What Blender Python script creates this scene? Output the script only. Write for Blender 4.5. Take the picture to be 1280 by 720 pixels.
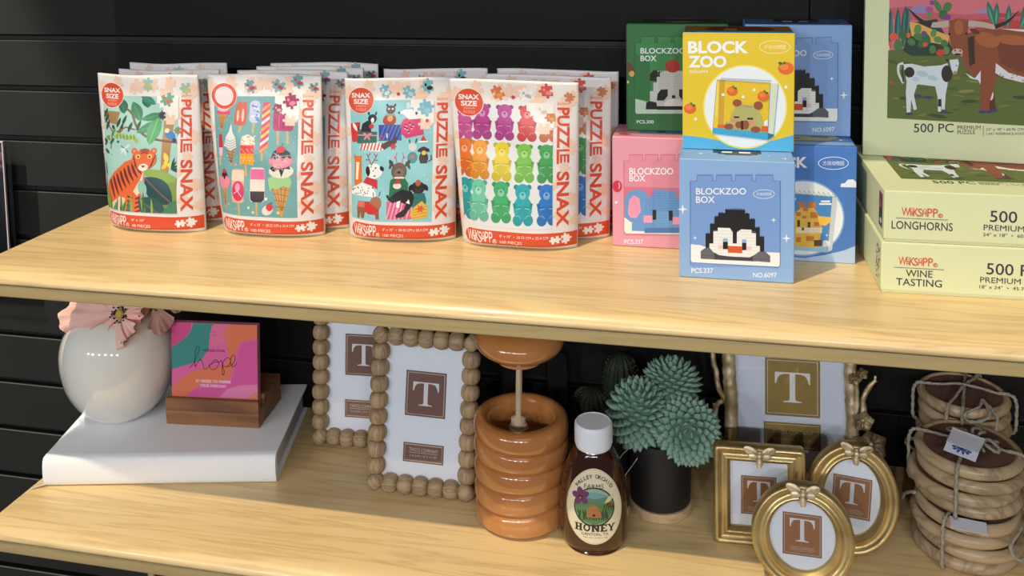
import bpy, bmesh, math, random
import numpy as np
from math import sin, cos, pi, radians, sqrt, atan2
from mathutils import Vector, Matrix, noise
from mathutils.geometry import tessellate_polygon
for o in list(bpy.data.objects): bpy.data.objects.remove(o)
scn = bpy.context.scene
COL = scn.collection
random.seed(7)

# ------------------------------------------------------------------ camera
ZU, ZL, ZB = 1.005, 0.7007, 0.396          # tops of the three shelves
cam_d = bpy.data.cameras.new('camera'); cam = bpy.data.objects.new('camera', cam_d); COL.objects.link(cam)
_R = Matrix(((0.9773, -0.2117, -0.0037), (0.2113, 0.9736, 0.0863), (-0.0146, -0.0851, 0.9963)))   # columns right, forward, up
_r, _f, _u = _R.col[0], _R.col[1], _R.col[2]
cam.matrix_world = Matrix(((_r.x, _u.x, -_f.x, 0.6704), (_r.y, _u.y, -_f.y, -1.1823), (_r.z, _u.z, -_f.z, 1.3693), (0, 0, 0, 1)))
cam_d.sensor_fit = 'HORIZONTAL'; cam_d.sensor_width = 36.0; cam_d.lens = 1159.1 / 1280 * 36.0
cam_d.shift_x = 0.0; cam_d.shift_y = (17.8 - 360) / 1280
cam_d.clip_start = 0.02; cam_d.clip_end = 50
scn.camera = cam

# ------------------------------------------------------------------ world, lamps, exposure
scn.view_settings.view_transform = 'Standard'; scn.view_settings.look = 'None'
scn.view_settings.gamma = 1; scn.view_settings.use_curve_mapping = False
scn.view_settings.exposure = 0.0
w = bpy.data.worlds.new('store_air'); scn.world = w; w.use_nodes = True
bg = w.node_tree.nodes['Background']; bg.inputs[0].default_value = (0.82, 0.9, 1.0, 1); bg.inputs[1].default_value = 0.10
def lamp(name, kind, loc, target, power, col, size, sizey=None, spot=60):
    d = bpy.data.lights.new(name, kind); d.energy = power; d.color = col
    if kind == 'AREA':
        d.size = size
        if sizey: d.shape = 'RECTANGLE'; d.size_y = sizey
    else:
        d.shadow_soft_size = size
        if kind == 'SPOT': d.spot_size = radians(spot); d.spot_blend = 0.4
    o = bpy.data.objects.new(name, d); COL.objects.link(o); o.location = loc
    o.rotation_euler = (Vector(target) - Vector(loc)).to_track_quat('-Z', 'Y').to_euler()
    return o
lamp('ceiling_spotlight', 'SPOT', (-0.22, -1.32, 3.66), (0.45, -0.2, 0.9), 285, (1.0, 0.87, 0.62), 0.024, spot=74)
lamp('left_wall_fill', 'SPOT', (-1.15, -0.75, 3.2), (-0.52, 0, 0.95), 1200, (1.0, 0.95, 0.88), 0.03, spot=17)  # added spot that brightens the left wall; no such fixture is known
for k, (lx, le) in enumerate(((-2.6, 24), (-1.7, 24), (-0.6, 24), (0.4, 24), (1.4, 24), (2.4, 24))):
    lamp('ceiling_lamp', 'AREA', (lx, -4.6, 2.5), (0.4, -0.2, 0.9), le, (0.95, 0.97, 1.0), 0.07)
lamp('overhead_fill', 'AREA', (1.2, -2.2, 3.4), (0.5, -0.1, 0.85), 8, (0.92, 0.96, 1.0), 1.6, 1.2)  # broad area light added for soft fill, not a known fixture

# ------------------------------------------------------------------ material helpers
def lin(c):
    return tuple(((x / 255) / 12.92 if x / 255 <= 0.04045 else ((x / 255 + 0.055) / 1.055) ** 2.4) for x in c[:3])
MATS = {}
def mat(name, c, rough=0.5, metal=0.0, var=0.0, vscale=40, bump=0.0, bscale=200, stretch=(1, 1, 1), c2=None, coat=0.0, spec=0.5, trans=0.0, sub=0.0, detail=4, subr=(1,.4,.2), rv=0.0, ior=1.5):
    if name in MATS: return MATS[name]
    m = bpy.data.materials.new(name); m.use_nodes = True; nt = m.node_tree; N = nt.nodes; L = nt.links
    b = N['Principled BSDF']
    b.inputs['Roughness'].default_value = rough; b.inputs['Metallic'].default_value = metal
    b.inputs['Specular IOR Level'].default_value = spec; b.inputs['Coat Weight'].default_value = coat; b.inputs['Coat Roughness'].default_value = 0.08
    b.inputs['Transmission Weight'].default_value = trans; b.inputs['IOR'].default_value = ior
    if sub: b.inputs['Subsurface Weight'].default_value = sub; b.inputs['Subsurface Radius'].default_value = subr; b.inputs['Subsurface Scale'].default_value = 0.01
    b.inputs['Base Color'].default_value = (*lin(c), 1)
    tc = N.new('ShaderNodeTexCoord'); mp = N.new('ShaderNodeMapping'); mp.inputs['Scale'].default_value = stretch
    L.new(tc.outputs['Object'], mp.inputs[0])
    if var or c2:
        n = N.new('ShaderNodeTexNoise'); n.inputs['Scale'].default_value = vscale; n.inputs['Detail'].default_value = detail
        L.new(mp.outputs[0], n.inputs['Vector'])
        r = N.new('ShaderNodeValToRGB')
        ca = lin(c); cb = lin(c2) if c2 else tuple(max(0, x * (1 - var)) for x in ca)
        r.color_ramp.elements[0].position = 0.35; r.color_ramp.elements[1].position = 0.65
        r.color_ramp.elements[0].color = (*cb, 1); r.color_ramp.elements[1].color = (*ca, 1)
        L.new(n.outputs[0], r.inputs[0]); L.new(r.outputs[0], b.inputs['Base Color'])
        if rv:
            mr = N.new('ShaderNodeMapRange'); mr.inputs['To Min'].default_value = rough + rv; mr.inputs['To Max'].default_value = rough
            L.new(n.outputs[0], mr.inputs[0]); L.new(mr.outputs[0], b.inputs['Roughness'])
    if bump:
        n2 = N.new('ShaderNodeTexNoise'); n2.inputs['Scale'].default_value = bscale; n2.inputs['Detail'].default_value = 3
        L.new(mp.outputs[0], n2.inputs['Vector'])
        bp = N.new('ShaderNodeBump'); bp.inputs['Strength'].default_value = bump; bp.inputs['Distance'].default_value = 0.001
        L.new(n2.outputs[0], bp.inputs['Height']); L.new(bp.outputs[0], b.inputs['Normal'])
    MATS[name] = m
    return m
def wood_mat(name, base, dark, scale=1.0, axis='X', rough=0.4, coat=0.0, ring=9.0, bump=0.1, streak=0.5):
    if name in MATS: return MATS[name]
    m = bpy.data.materials.new(name); m.use_nodes = True; nt = m.node_tree; N = nt.nodes; L = nt.links; b = N['Principled BSDF']
    b.inputs['Roughness'].default_value = rough; b.inputs['Coat Weight'].default_value = coat; b.inputs['Coat Roughness'].default_value = 0.15
    tc = N.new('ShaderNodeTexCoord'); mp = N.new('ShaderNodeMapping')
    s = {'X': (0.06, 1, 1), 'Y': (1, 0.06, 1), 'Z': (1, 1, 0.06)}[axis]
    mp.inputs['Scale'].default_value = tuple(v * scale for v in s); L.new(tc.outputs['Object'], mp.inputs[0])
    n = N.new('ShaderNodeTexNoise'); n.inputs['Scale'].default_value = 14; n.inputs['Detail'].default_value = 2; n.inputs['Distortion'].default_value = 0.6
    L.new(mp.outputs[0], n.inputs['Vector'])
    mm = N.new('ShaderNodeMath'); mm.operation = 'MULTIPLY'; mm.inputs[1].default_value = ring; L.new(n.outputs[0], mm.inputs[0])
    fr = N.new('ShaderNodeMath'); fr.operation = 'PINGPONG'; fr.inputs[1].default_value = 1.0; L.new(mm.outputs[0], fr.inputs[0])
    n2 = N.new('ShaderNodeTexNoise'); n2.inputs['Scale'].default_value = 160; n2.inputs['Detail'].default_value = 3; L.new(mp.outputs[0], n2.inputs['Vector'])
    r = N.new('ShaderNodeValToRGB'); r.color_ramp.elements[0].color = (*lin(dark), 1); r.color_ramp.elements[1].color = (*lin(base), 1)
    r.color_ramp.elements[0].position = 0.0; r.color_ramp.elements[1].position = 0.55
    ad = N.new('ShaderNodeMix'); ad.data_type = 'FLOAT'; ad.inputs[0].default_value = streak
    L.new(fr.outputs[0], ad.inputs[2]); L.new(n2.outputs[0], ad.inputs[3])
    L.new(ad.outputs[0], r.inputs[0]); L.new(r.outputs[0], b.inputs['Base Color'])
    bp = N.new('ShaderNodeBump'); bp.inputs['Strength'].default_value = bump; bp.inputs['Distance'].default_value = 0.0005
    L.new(n2.outputs[0], bp.inputs['Height']); L.new(bp.outputs[0], b.inputs['Normal'])
    MATS[name] = m
    return m
def ink_mat(name, rough, coat=0.0, fib=0.0):
    if name in MATS: return MATS[name]
    m = bpy.data.materials.new(name); m.use_nodes = True; N = m.node_tree.nodes; L = m.node_tree.links; b = N['Principled BSDF']
    a = N.new('ShaderNodeAttribute'); a.attribute_name = 'ink'
    n = N.new('ShaderNodeTexNoise'); n.inputs['Scale'].default_value = 260
    mx = N.new('ShaderNodeMix'); mx.data_type = 'RGBA'; mx.blend_type = 'MULTIPLY'; mx.inputs[0].default_value = fib
    L.new(a.outputs['Color'], mx.inputs[6]); L.new(n.outputs['Color'], mx.inputs[7]); L.new(mx.outputs[2], b.inputs['Base Color'])
    b.inputs['Roughness'].default_value = rough; b.inputs['Coat Weight'].default_value = coat; b.inputs['Coat Roughness'].default_value = 0.2
    MATS[name] = m
    return m
def glass_mat(name, tint=(1, 1, 1), alpha=0.12, rough=0.03):
    if name in MATS: return MATS[name]
    m = bpy.data.materials.new(name); m.use_nodes = True; N = m.node_tree.nodes; L = m.node_tree.links
    N.remove(N['Principled BSDF']); out = N['Material Output']
    t = N.new('ShaderNodeBsdfTransparent'); t.inputs[0].default_value = (*tint, 1)
    g = N.new('ShaderNodeBsdfGlossy'); g.inputs['Roughness'].default_value = rough
    lw = N.new('ShaderNodeFresnel'); lw.inputs[0].default_value = 1.45
    ma = N.new('ShaderNodeMath'); ma.operation = 'MULTIPLY_ADD'; ma.inputs[1].default_value = 1.0; ma.inputs[2].default_value = alpha * 0.1
    L.new(lw.outputs[0], ma.inputs[0])
    n = N.new('ShaderNodeTexNoise'); n.inputs['Scale'].default_value = 3.0
    bp = N.new('ShaderNodeBump'); bp.inputs['Strength'].default_value = 0.02; L.new(n.outputs[0], bp.inputs['Height']); L.new(bp.outputs[0], g.inputs['Normal'])
    mx = N.new('ShaderNodeMixShader'); L.new(ma.outputs[0], mx.inputs[0]); L.new(t.outputs[0], mx.inputs[1]); L.new(g.outputs[0], mx.inputs[2])
    L.new(mx.outputs[0], out.inputs[0])
    MATS[name] = m
    return m

# ------------------------------------------------------------------ object helpers
def tag(o, label=None, cat=None, group=None, kind=None):
    if label: o['label'] = label
    if cat: o['category'] = cat
    if group: o['group'] = group
    if kind: o['kind'] = kind
    return o
def thing(name, label, cat, loc=(0, 0, 0), rot=(0, 0, 0), group=None):
    o = bpy.data.objects.new(name, None); COL.objects.link(o); o.empty_display_size = 0.02
    o.location = loc; o.rotation_euler = rot
    return tag(o, label, cat, group)
def link(name, me, m, parent=None, smooth=False, loc=None, rot=None, label=None):
    if m is not None:
        me.materials.clear(); me.materials.append(m)
    if smooth:
        for p in me.polygons: p.use_smooth = True
    o = bpy.data.objects.new(name, me); COL.objects.link(o)
    if parent: o.parent = parent
    if loc is not None: o.location = loc
    if rot is not None: o.rotation_euler = rot
    if label: o['label'] = label
    return o
def obj(name, bm, m, parent=None, smooth=False, **k):
    me = bpy.data.meshes.new(name); bmesh.ops.recalc_face_normals(bm, faces=bm.faces[:]); bm.to_mesh(me); bm.free()
    return link(name, me, m, parent, smooth, **k)
def autosmooth(o, ang=40):
    for p in o.data.polygons: p.use_smooth = True
    o.data.set_sharp_from_angle(angle=radians(ang))
    return o
def copy_tree(o, parent=None):
    c = o.copy(); COL.objects.link(c); c.parent = parent
    for ch in list(o.children): copy_tree(ch, c)
    return c
def bx(bm, x0, x1, y0, y1, z0, z1, bev=0.0, seg=1, M=None):
    t = bmesh.new()
    v = [t.verts.new((x, y, z)) for x in (x0, x1) for y in (y0, y1) for z in (z0, z1)]
    for f in ((0, 1, 3, 2), (4, 6, 7, 5), (0, 4, 5, 1), (2, 3, 7, 6), (0, 2, 6, 4), (1, 5, 7, 3)): t.faces.new([v[i] for i in f])
    if bev: bmesh.ops.bevel(t, geom=t.edges[:], offset=bev, segments=seg, affect='EDGES', profile=0.6)
    merge(bm, t, M)
def merge(bm, t, M=None):
    if M is not None: t.transform(M)
    me = bpy.data.meshes.new('tmp'); t.to_mesh(me); t.free(); bm.from_mesh(me); bpy.data.meshes.remove(me)
def box(x0, x1, y0, y1, z0, z1, bev=0.0, seg=1):
    b = bmesh.new(); bx(b, x0, x1, y0, y1, z0, z1, bev, seg); return b
def lathe(prof, seg=48, f=None, cap=True):
    bm = bmesh.new(); rings = []
    for (r, z) in prof:
        ring = []
        for k in range(seg):
            a = 2 * pi * k / seg; p = Vector((r * cos(a), r * sin(a), z))
            if f: p = f(p, a, r, z)
            ring.append(bm.verts.new(p))
        rings.append(ring)
    for a, b in zip(rings, rings[1:]):
        for k in range(seg): bm.faces.new((a[k], a[(k + 1) % seg], b[(k + 1) % seg], b[k]))
    if cap:
        if prof[0][0] > 1e-6: bm.faces.new(rings[0][::-1])
        if prof[-1][0] > 1e-6: bm.faces.new(rings[-1])
    bmesh.ops.remove_doubles(bm, verts=bm.verts[:], dist=1e-6)
    return bm
def catmull(pts, n=6, closed=False):
    P = [Vector(p) for p in pts]; out = []; m = len(P)
    rng = range(m if closed else m - 1)
    for i in rng:
        if closed: a, b, c, d = P[(i - 1) % m], P[i], P[(i + 1) % m], P[(i + 2) % m]
        else: a, b, c, d = P[max(i - 1, 0)], P[i], P[i + 1], P[min(i + 2, m - 1)]
        for k in range(n):
            t = k / n
            out.append(0.5 * ((2 * b) + (c - a) * t + (2 * a - 5 * b + 4 * c - d) * t * t + (3 * b - a - 3 * c + d) * t ** 3))
    if not closed: out.append(P[-1])
    return out
def tube(bm, pts, rad, seg=8, closed=False, flat=1.0):
    P = [Vector(p) for p in pts]; n = len(P)
    R = rad if hasattr(rad, '__len__') else [rad] * n
    up = Vector((0, 0, 1)); rings = []; prev = None
    for i in range(n):
        t = (P[(i + 1) % n] - P[i - 1]) if closed else (P[min(i + 1, n - 1)] - P[max(i - 1, 0)])
        if t.length < 1e-9: t = Vector((0, 0, 1))
        t.normalize()
        if prev is None:
            a = t.cross(up)
            if a.length < 1e-3: a = t.cross(Vector((0, 1, 0)))
        else: a = prev - t * prev.dot(t)
        if a.length < 1e-6: a = t.orthogonal()
        a.normalize(); prev = a; b = t.cross(a)
        rings.append([bm.verts.new(P[i] + (a * cos(2 * pi * k / seg) + b * sin(2 * pi * k / seg) * flat) * R[i]) for k in range(seg)])
    for i in range(n if closed else n - 1):
        A, B = rings[i], rings[(i + 1) % n]
        for k in range(seg): bm.faces.new((A[k], A[(k + 1) % seg], B[(k + 1) % seg], B[k]))
    if not closed: bm.faces.new(rings[0][::-1]); bm.faces.new(rings[-1])
    return bm
def blob(bm, c, r, seg=12, rings=8, M=None):
    t = bmesh.new(); bmesh.ops.create_uvsphere(t, u_segments=seg, v_segments=rings, radius=1)
    mm = Matrix.Translation(c) @ (M if M else Matrix()) @ Matrix.Diagonal((r[0], r[1], r[2], 1)); merge(bm, t, mm)
def prism(poly, y0, y1, bev=0.0):
    """polygon in x,z extruded along y"""
    bm = bmesh.new(); n = len(poly)
    A = [bm.verts.new((p[0], y0, p[1])) for p in poly]; B = [bm.verts.new((p[0], y1, p[1])) for p in poly]
    bm.faces.new(A); bm.faces.new(B[::-1])
    for i in range(n): bm.faces.new((A[i], B[i], B[(i + 1) % n], A[(i + 1) % n]))
    if bev: bmesh.ops.bevel(bm, geom=[e for e in bm.edges if abs(e.verts[0].co.y - e.verts[1].co.y) < 1e-7], offset=bev, segments=2, affect='EDGES')
    return bm

# ------------------------------------------------------------------ flat print as thin layered shapes (u right, v up, millimetres)
def homog(src, dst):
    A = []; B = []
    for (x, y), (u, v) in zip(src, dst):
        A.append([x, y, 1, 0, 0, 0, -u * x, -u * y]); B.append(u); A.append([0, 0, 0, x, y, 1, -v * x, -v * y]); B.append(v)
    h = np.linalg.solve(np.array(A, float), np.array(B, float))
    def f(p):
        w_ = h[6] * p[0] + h[7] * p[1] + 1
        return ((h[0] * p[0] + h[1] * p[1] + h[2]) / w_, (h[3] * p[0] + h[4] * p[1] + h[5]) / w_)
    return f
_glyph = {}
def glyphs(s, bold):
    if 'M' in s: bold = 0.0                    # emboldened M closes up
    k = (s, bold)
    if k in _glyph: return _glyph[k]
    cu = bpy.data.curves.new('t', 'FONT'); cu.body = s; cu.size = 1; cu.offset = bold; cu.resolution_u = 3
    o = bpy.data.objects.new('t', cu); me = o.to_mesh(); me.calc_loop_triangles()
    V = [(v.co.x, v.co.y) for v in me.vertices]; T = [tuple(t.vertices) for t in me.loop_triangles]
    o.to_mesh_clear(); bpy.data.objects.remove(o); bpy.data.curves.remove(cu)
    if V:
        xs = [v[0] for v in V]; ys = [v[1] for v in V]; x0, x1, y0, y1 = min(xs), max(xs), min(ys), max(ys)
        V = [((x - x0) / (x1 - x0 + 1e-9), (y - y0) / (y1 - y0 + 1e-9)) for x, y in V]; asp = (x1 - x0) / (y1 - y0)
    else: asp = 1
    _glyph[k] = (V, T, asp); return _glyph[k]
def clip_poly(P, R):
    x0, y0, x1, y1 = R
    for ax, lim, sg in ((0, x0, 1), (0, x1, -1), (1, y0, 1), (1, y1, -1)):
        out = []; n = len(P)
        for i in range(n):
            a, b = P[i], P[(i + 1) % n]; da, db = (a[ax] - lim) * sg, (b[ax] - lim) * sg
            if da >= 0: out.append(a)
            if (da >= 0) != (db >= 0):
                t = da / (da - db); out.append((a[0] + (b[0] - a[0]) * t, a[1] + (b[1] - a[1]) * t))
        P = out
        if len(P) < 3: return []
    return P
class Sheet:
    def __init__(s): s.items = []; s.part = 'picture'; s.xf = lambda p: p; s.yd = 1; s.clip = None
    def px(s, quad, rect, sc=1.0, ox=0.0, oy=0.0):
        """author in picture-crop units: quad TL,TR,BR,BL maps to rect (u0,v0,u1,v1)"""
        u0, v0, u1, v1 = rect; h = homog(quad, ((u0, v1), (u1, v1), (u1, v0), (u0, v0)))
        s.xf = lambda p: h((ox + p[0] / sc, oy + p[1] / sc)); s.yd = -1; return s
    def mm(s): s.xf = lambda p: p; s.yd = 1; return s
    def _add(s, V, T, col):
        if not T: return
        xs = [v[0] for v in V]; ys = [v[1] for v in V]; bb = (min(xs), min(ys), max(xs), max(ys)); L = 0
        for it in s.items:
            b = it[4]
            if it[3] >= L and b[0] < bb[2] and b[2] > bb[0] and b[1] < bb[3] and b[3] > bb[1]: L = it[3] + 1
        s.items.append((V, T, col, L, bb, s.part))
    def poly(s, P, col):
        Q = [s.xf(p) for p in P]
        if s.clip: Q = clip_poly(Q, s.clip)
        if len(Q) < 3: return
        T = tessellate_polygon([[Vector((q[0], q[1], 0)) for q in Q]])
        s._add(Q, [tuple(t) for t in T], col)
    def rect(s, x0, y0, x1, y1, col): s.poly([(x0, y0), (x1, y0), (x1, y1), (x0, y1)], col)
    def rrect(s, x0, y0, x1, y1, r, col, n=5):
        P = []
        for cx, cy, a in ((x1 - r, y1 - r, 0), (x0 + r, y1 - r, 90), (x0 + r, y0 + r, 180), (x1 - r, y0 + r, 270)):
            for k in range(n + 1): t = radians(a + 90 * k / n); P.append((cx + r * cos(t), cy + r * sin(t)))
        s.poly(P, col)
    def ell(s, cx, cy, rx, ry, col, rot=0, n=24):
        c, q = cos(rot), sin(rot)
        s.poly([(cx + rx * cos(2 * pi * k / n) * c - ry * sin(2 * pi * k / n) * q, cy + rx * cos(2 * pi * k / n) * q + ry * sin(2 * pi * k / n) * c) for k in range(n)], col)
    def circ(s, cx, cy, r, col, n=24): s.ell(cx, cy, r, r, col, 0, n)
    def ring(s, cx, cy, rx, ry, w, col, n=36): s.line([(cx + rx * cos(2 * pi * k / n), cy + ry * sin(2 * pi * k / n)) for k in range(n + 1)], w, col)
    def line(s, P, w, col, smooth=0, closed=False):
        if closed: P = list(P) + [P[0]]
        if smooth: P = [(v.x, v.y) for v in catmull([(p[0], p[1], 0) for p in P], smooth)]
        n = len(P); Lp = []; Rp = []
        for i in range(n):
            a, b = P[max(i - 1, 0)], P[min(i + 1, n - 1)]
            if closed and i in (0, n - 1): a, b = P[n - 2], P[1]
            dx, dy = b[0] - a[0], b[1] - a[1]; d = sqrt(dx * dx + dy * dy) or 1
            ww = (w(i / (n - 1)) if callable(w) else w) / 2
            if 0 < i < n - 1:                       # mitre
                d1 = Vector((P[i][0] - P[i-1][0], P[i][1] - P[i-1][1])); d2 = Vector((P[i+1][0] - P[i][0], P[i+1][1] - P[i][1]))
                if d1.length > 1e-9 and d2.length > 1e-9:
                    ww /= max(0.5, cos(d1.angle(d2) / 2))
            Lp.append((P[i][0] - dy / d * ww, P[i][1] + dx / d * ww)); Rp.append((P[i][0] + dy / d * ww, P[i][1] - dx / d * ww))
        V = []; T = []
        for i in range(n - 1):
            q = [s.xf(p) for p in (Lp[i], Lp[i + 1], Rp[i + 1], Rp[i])]
            if s.clip: q = clip_poly(q, s.clip)
            if len(q) < 3: continue
            k = len(V); V += q; T += [(k, k + j, k + j + 1) for j in range(1, len(q) - 1)]
        s._add(V, T, col)
    def frame(s, x0, y0, x1, y1, w, col): s.line([(x0, y0), (x1, y0), (x1, y1), (x0, y1)], w, col, closed=True)
    def text(s, t, x, y, h, col, w=None, bold=0.0, rot=0, align=0.0):
        V, T, asp = glyphs(t, bold); W = w if w else h * asp; c, q = cos(rot), sin(rot); out = []
        for a, b in V:
            p, r = (a - align) * W, b * h; out.append(s.xf((x + p * c - r * q * s.yd, y + p * q + r * c * s.yd)))
        s._add(out, T, col)
    def arctext(s, t, cx, cy, R, a0, a1, h, col, bold=0.0):
        n = len(t)
        for i, ch in enumerate(t):
            if ch == ' ': continue
            a = a0 + (a1 - a0) * i / (n - 1)
            s.text(ch, cx + R * cos(a), cy + R * sin(a) * s.yd, h, col, bold=bold, rot=a - pi / 2, align=0.5)
    def leaf(s, x0, y0, x1, y1, w, col, rib=None):
        dx, dy = x1 - x0, y1 - y0; P = []; Q = []
        for k in range(9):
            t = k / 8; ww = w / 2 * sin(pi * t) ** 0.8
            d = sqrt(dx * dx + dy * dy); P.append((x0 + dx * t - dy / d * ww, y0 + dy * t + dx / d * ww)); Q.append((x0 + dx * t + dy / d * ww, y0 + dy * t - dx / d * ww))
        s.poly(P + Q[::-1][1:-1], col)
        if rib: s.line([(x0, y0), (x1, y1)], w * 0.07, rib)
    def jig(s, cx, cy, sz, rot, col, tabs=(1, -1, 1, -1)):
        P = []; h = sz / 2; c, q = cos(rot), sin(rot)
        for k in range(4):
            a = k * pi / 2; t = tabs[k]; loc = [(-h, -h)]
            if t:
                yc = -h - t * 0.12 * sz; A0, A1 = (127, 413) if t > 0 else (233, -53)
                for j in range(8):
                    g = radians(A0 + (A1 - A0) * j / 7); loc.append((0.15 * sz * cos(g), yc + 0.15 * sz * sin(g)))
            for x, y in loc:
                X, Y = x * cos(a) - y * sin(a), x * sin(a) + y * cos(a); P.append((cx + X * c - Y * q, cy + X * q + Y * c))
        s.poly(P, col)
    def build(s, parent, mapf, m, base=0.0003, eps=0.000025, sub=None, labels=None):
        res = {}
        for part in dict.fromkeys(it[5] for it in s.items):
            V = []; F = []; C = []
            for (v, t, col, L, bb, p) in s.items:
                if p != part: continue
                hgt = base + L * eps; k0 = len(V)
                if sub is None:
                    V += [mapf(a, b, hgt) for a, b in v]; F += [tuple(k0 + i for i in tr) for tr in t]; C += [col] * len(t)
                else:
                    vv = list(v); mid = {}; st = list(t); out = []
                    while st:
                        tr = st.pop(); best = 0; e = 0
                        for j in range(3):
                            a, b = vv[tr[j]], vv[tr[(j + 1) % 3]]; d = (a[0] - b[0]) ** 2 + (a[1] - b[1]) ** 2
                            if d > best: best = d; e = j
                        if best > sub * sub:
                            a, b, c = tr[e], tr[(e + 1) % 3], tr[(e + 2) % 3]; key = (min(a, b), max(a, b))
                            if key not in mid: mid[key] = len(vv); vv.append(((vv[a][0] + vv[b][0]) / 2, (vv[a][1] + vv[b][1]) / 2))
                            mi = mid[key]; st.append((a, mi, c)); st.append((mi, b, c))
                        else: out.append(tr)
                    V += [mapf(a, b, hgt) for a, b in vv]; F += [tuple(k0 + i for i in tr) for tr in out]; C += [col] * len(out)
            me = bpy.data.meshes.new(part); me.from_pydata([tuple(q) for q in V], [], F); me.update()
            at = me.color_attributes.new('ink', 'FLOAT_COLOR', 'CORNER'); buf = np.ones((len(me.loops), 4), dtype=np.float32)
            cl = {}; 
            for i, f_ in enumerate(F):
                c = C[i]
                if c not in cl: cl[c] = lin(c)
                buf[3 * i:3 * i + 3, :3] = cl[c]
            at.data.foreach_set('color', buf.ravel())
            res[part] = link(part, me, m, parent)
            if labels and part in labels: res[part]['label'] = labels[part]
        return res
# ------------------------------------------------------------------ the setting: slat wall and shelves
PITCH = 0.0762
slat_m = mat('charcoal_laminate', (27, 27, 26), rough=0.5, spec=0.12, var=0.12, vscale=6, bump=0.05, bscale=300, stretch=(1, 1, 1))
groove_m = mat('black_groove', (14, 14, 15), rough=0.6, var=0.2, vscale=50)
lip_m = mat('groove_lip_highlight', (58, 57, 55), rough=0.4, var=0.1, vscale=30)  # paler than the boards: paints the highlight line along each slot
bmw = box(-0.9, 1.9, 0.012, 0.022, 0.15, 1.75); wall = obj('wall_back', bmw, groove_m); tag(wall, kind='structure')
def slat_mesh(x0, x1):
    # one board: T-shaped in section, its lower lip proud of the dark slot
    z0, z1 = 0.0, PITCH - 0.0092
    bm = prism([(x0, z0), (x1, z0), (x1, z1), (x0, z1)], 0.0, 0.0125)
    bmesh.ops.bevel(bm, geom=[e for e in bm.edges if abs(e.verts[0].co.y) < 1e-6 and abs(e.verts[1].co.y) < 1e-6], offset=0.0006, segments=1, affect='EDGES')
    me = bpy.data.meshes.new('slat'); bmesh.ops.recalc_face_normals(bm, faces=bm.faces[:]); bm.to_mesh(me); bm.free(); me.materials.append(slat_m); return me
sl_l = slat_mesh(-0.88, 0.7855); sl_r = slat_mesh(0.7865, 1.88)
lipb = box(-0.88, 1.88, 0.0, 0.0012, -0.0010, 0.0, 0); lip_me = bpy.data.meshes.new('slot_edge_highlight'); lipb.to_mesh(lip_me); lipb.free(); lip_me.materials.append(lip_m)
for k in range(-5, 15):                       # line k: top edge of a board at z = 1.3 - k*PITCH
    z = 1.3 - (k + 1) * PITCH + 0.0092
    if z < 0.17 or z > 1.66: continue
    for me in (sl_l, sl_r):
        o = bpy.data.objects.new('slat', me); COL.objects.link(o); o.parent = wall; o.location = (0, 0, z)
    o = bpy.data.objects.new('slot_edge_highlight', lip_me); COL.objects.link(o); o.parent = wall; o.location = (0, 0, z + PITCH - 0.0092 + 0.0002)

shelf_m = wood_mat('ash_laminate', (228, 198, 143), (190, 154, 104), scale=3.0, axis='X', rough=0.36, coat=0.25, ring=11, bump=0.05, streak=0.6)
edge_m = wood_mat('ash_edge_strip', (176, 154, 108), (156, 132, 90), scale=3.0, axis='X', rough=0.45, ring=9, bump=0.05, streak=0.6)
seam_m = mat('seam', (120, 84, 50), rough=0.7, var=0.2)
T = 0.030; D = 0.323; XE = -0.1475; XR = 1.75
def make_shelf(z, label, x0=XE):
    t = thing('shelf', label, 'shelf', (0, 0, z))
    # postformed top: rolls over the front and stops at a seam, a recessed square strip below it
    bm = bmesh.new()
    outer = [(-0.0015, -0.0162), (-D + 0.002, -0.0162), (-D + 0.0004, -0.0152), (-D, -0.0135), (-D + 0.0006, -0.0102), (-D + 0.003, -0.0066), (-D + 0.0072, -0.0036), (-D + 0.013, -0.0015), (-D + 0.021, -0.0003), (-D + 0.03, 0.0), (-0.0015, 0.0)]
    A = [bm.verts.new((x0, y, zz)) for y, zz in outer]; B = [bm.verts.new((XR, y, zz)) for y, zz in outer]
    bm.faces.new(A); bm.faces.new(B[::-1])
    for i in range(len(A)): bm.faces.new((A[i], B[i], B[(i + 1) % len(A)], A[(i + 1) % len(A)]))
    autosmooth(obj('shelf_top', bm, shelf_m, t), 50)
    obj('lower_strip', box(x0 + 0.0008, XR - 0.001, -D + 0.0016, -0.0016, -T, -0.0170, 0.0012, 2), edge_m, t)
    obj('seam_line', box(x0 + 0.001, XR - 0.002, -D + 0.0026, -0.002, -0.0172, -0.0160), seam_m, t)
    for bx0 in (x0 + 0.04, 1.05, XR - 0.06):
        b = prism([(-0.0015, -T), (-0.27, -T), (-0.27, -T - 0.012), (-0.0015, -T - 0.05)], bx0, bx0 + 0.003)
        b.transform(Matrix(((0, 1, 0, 0), (1, 0, 0, 0), (0, 0, 1, 0), (0, 0, 0, 1))))
        obj('bracket', b, mat('bracket_steel', (26, 26, 28), rough=0.4, var=0.1), t)
    return t
make_shelf(ZU, 'upper pale ash shelf holding puzzle pouches and boxed toys')
make_shelf(ZL, 'middle pale ash shelf holding vase, frames and honey')
make_shelf(ZB, 'bottom pale ash shelf, mostly below the picture edge')
make_shelf(1.615, 'topmost pale ash shelf above the picture edge', x0=-0.18)

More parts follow.
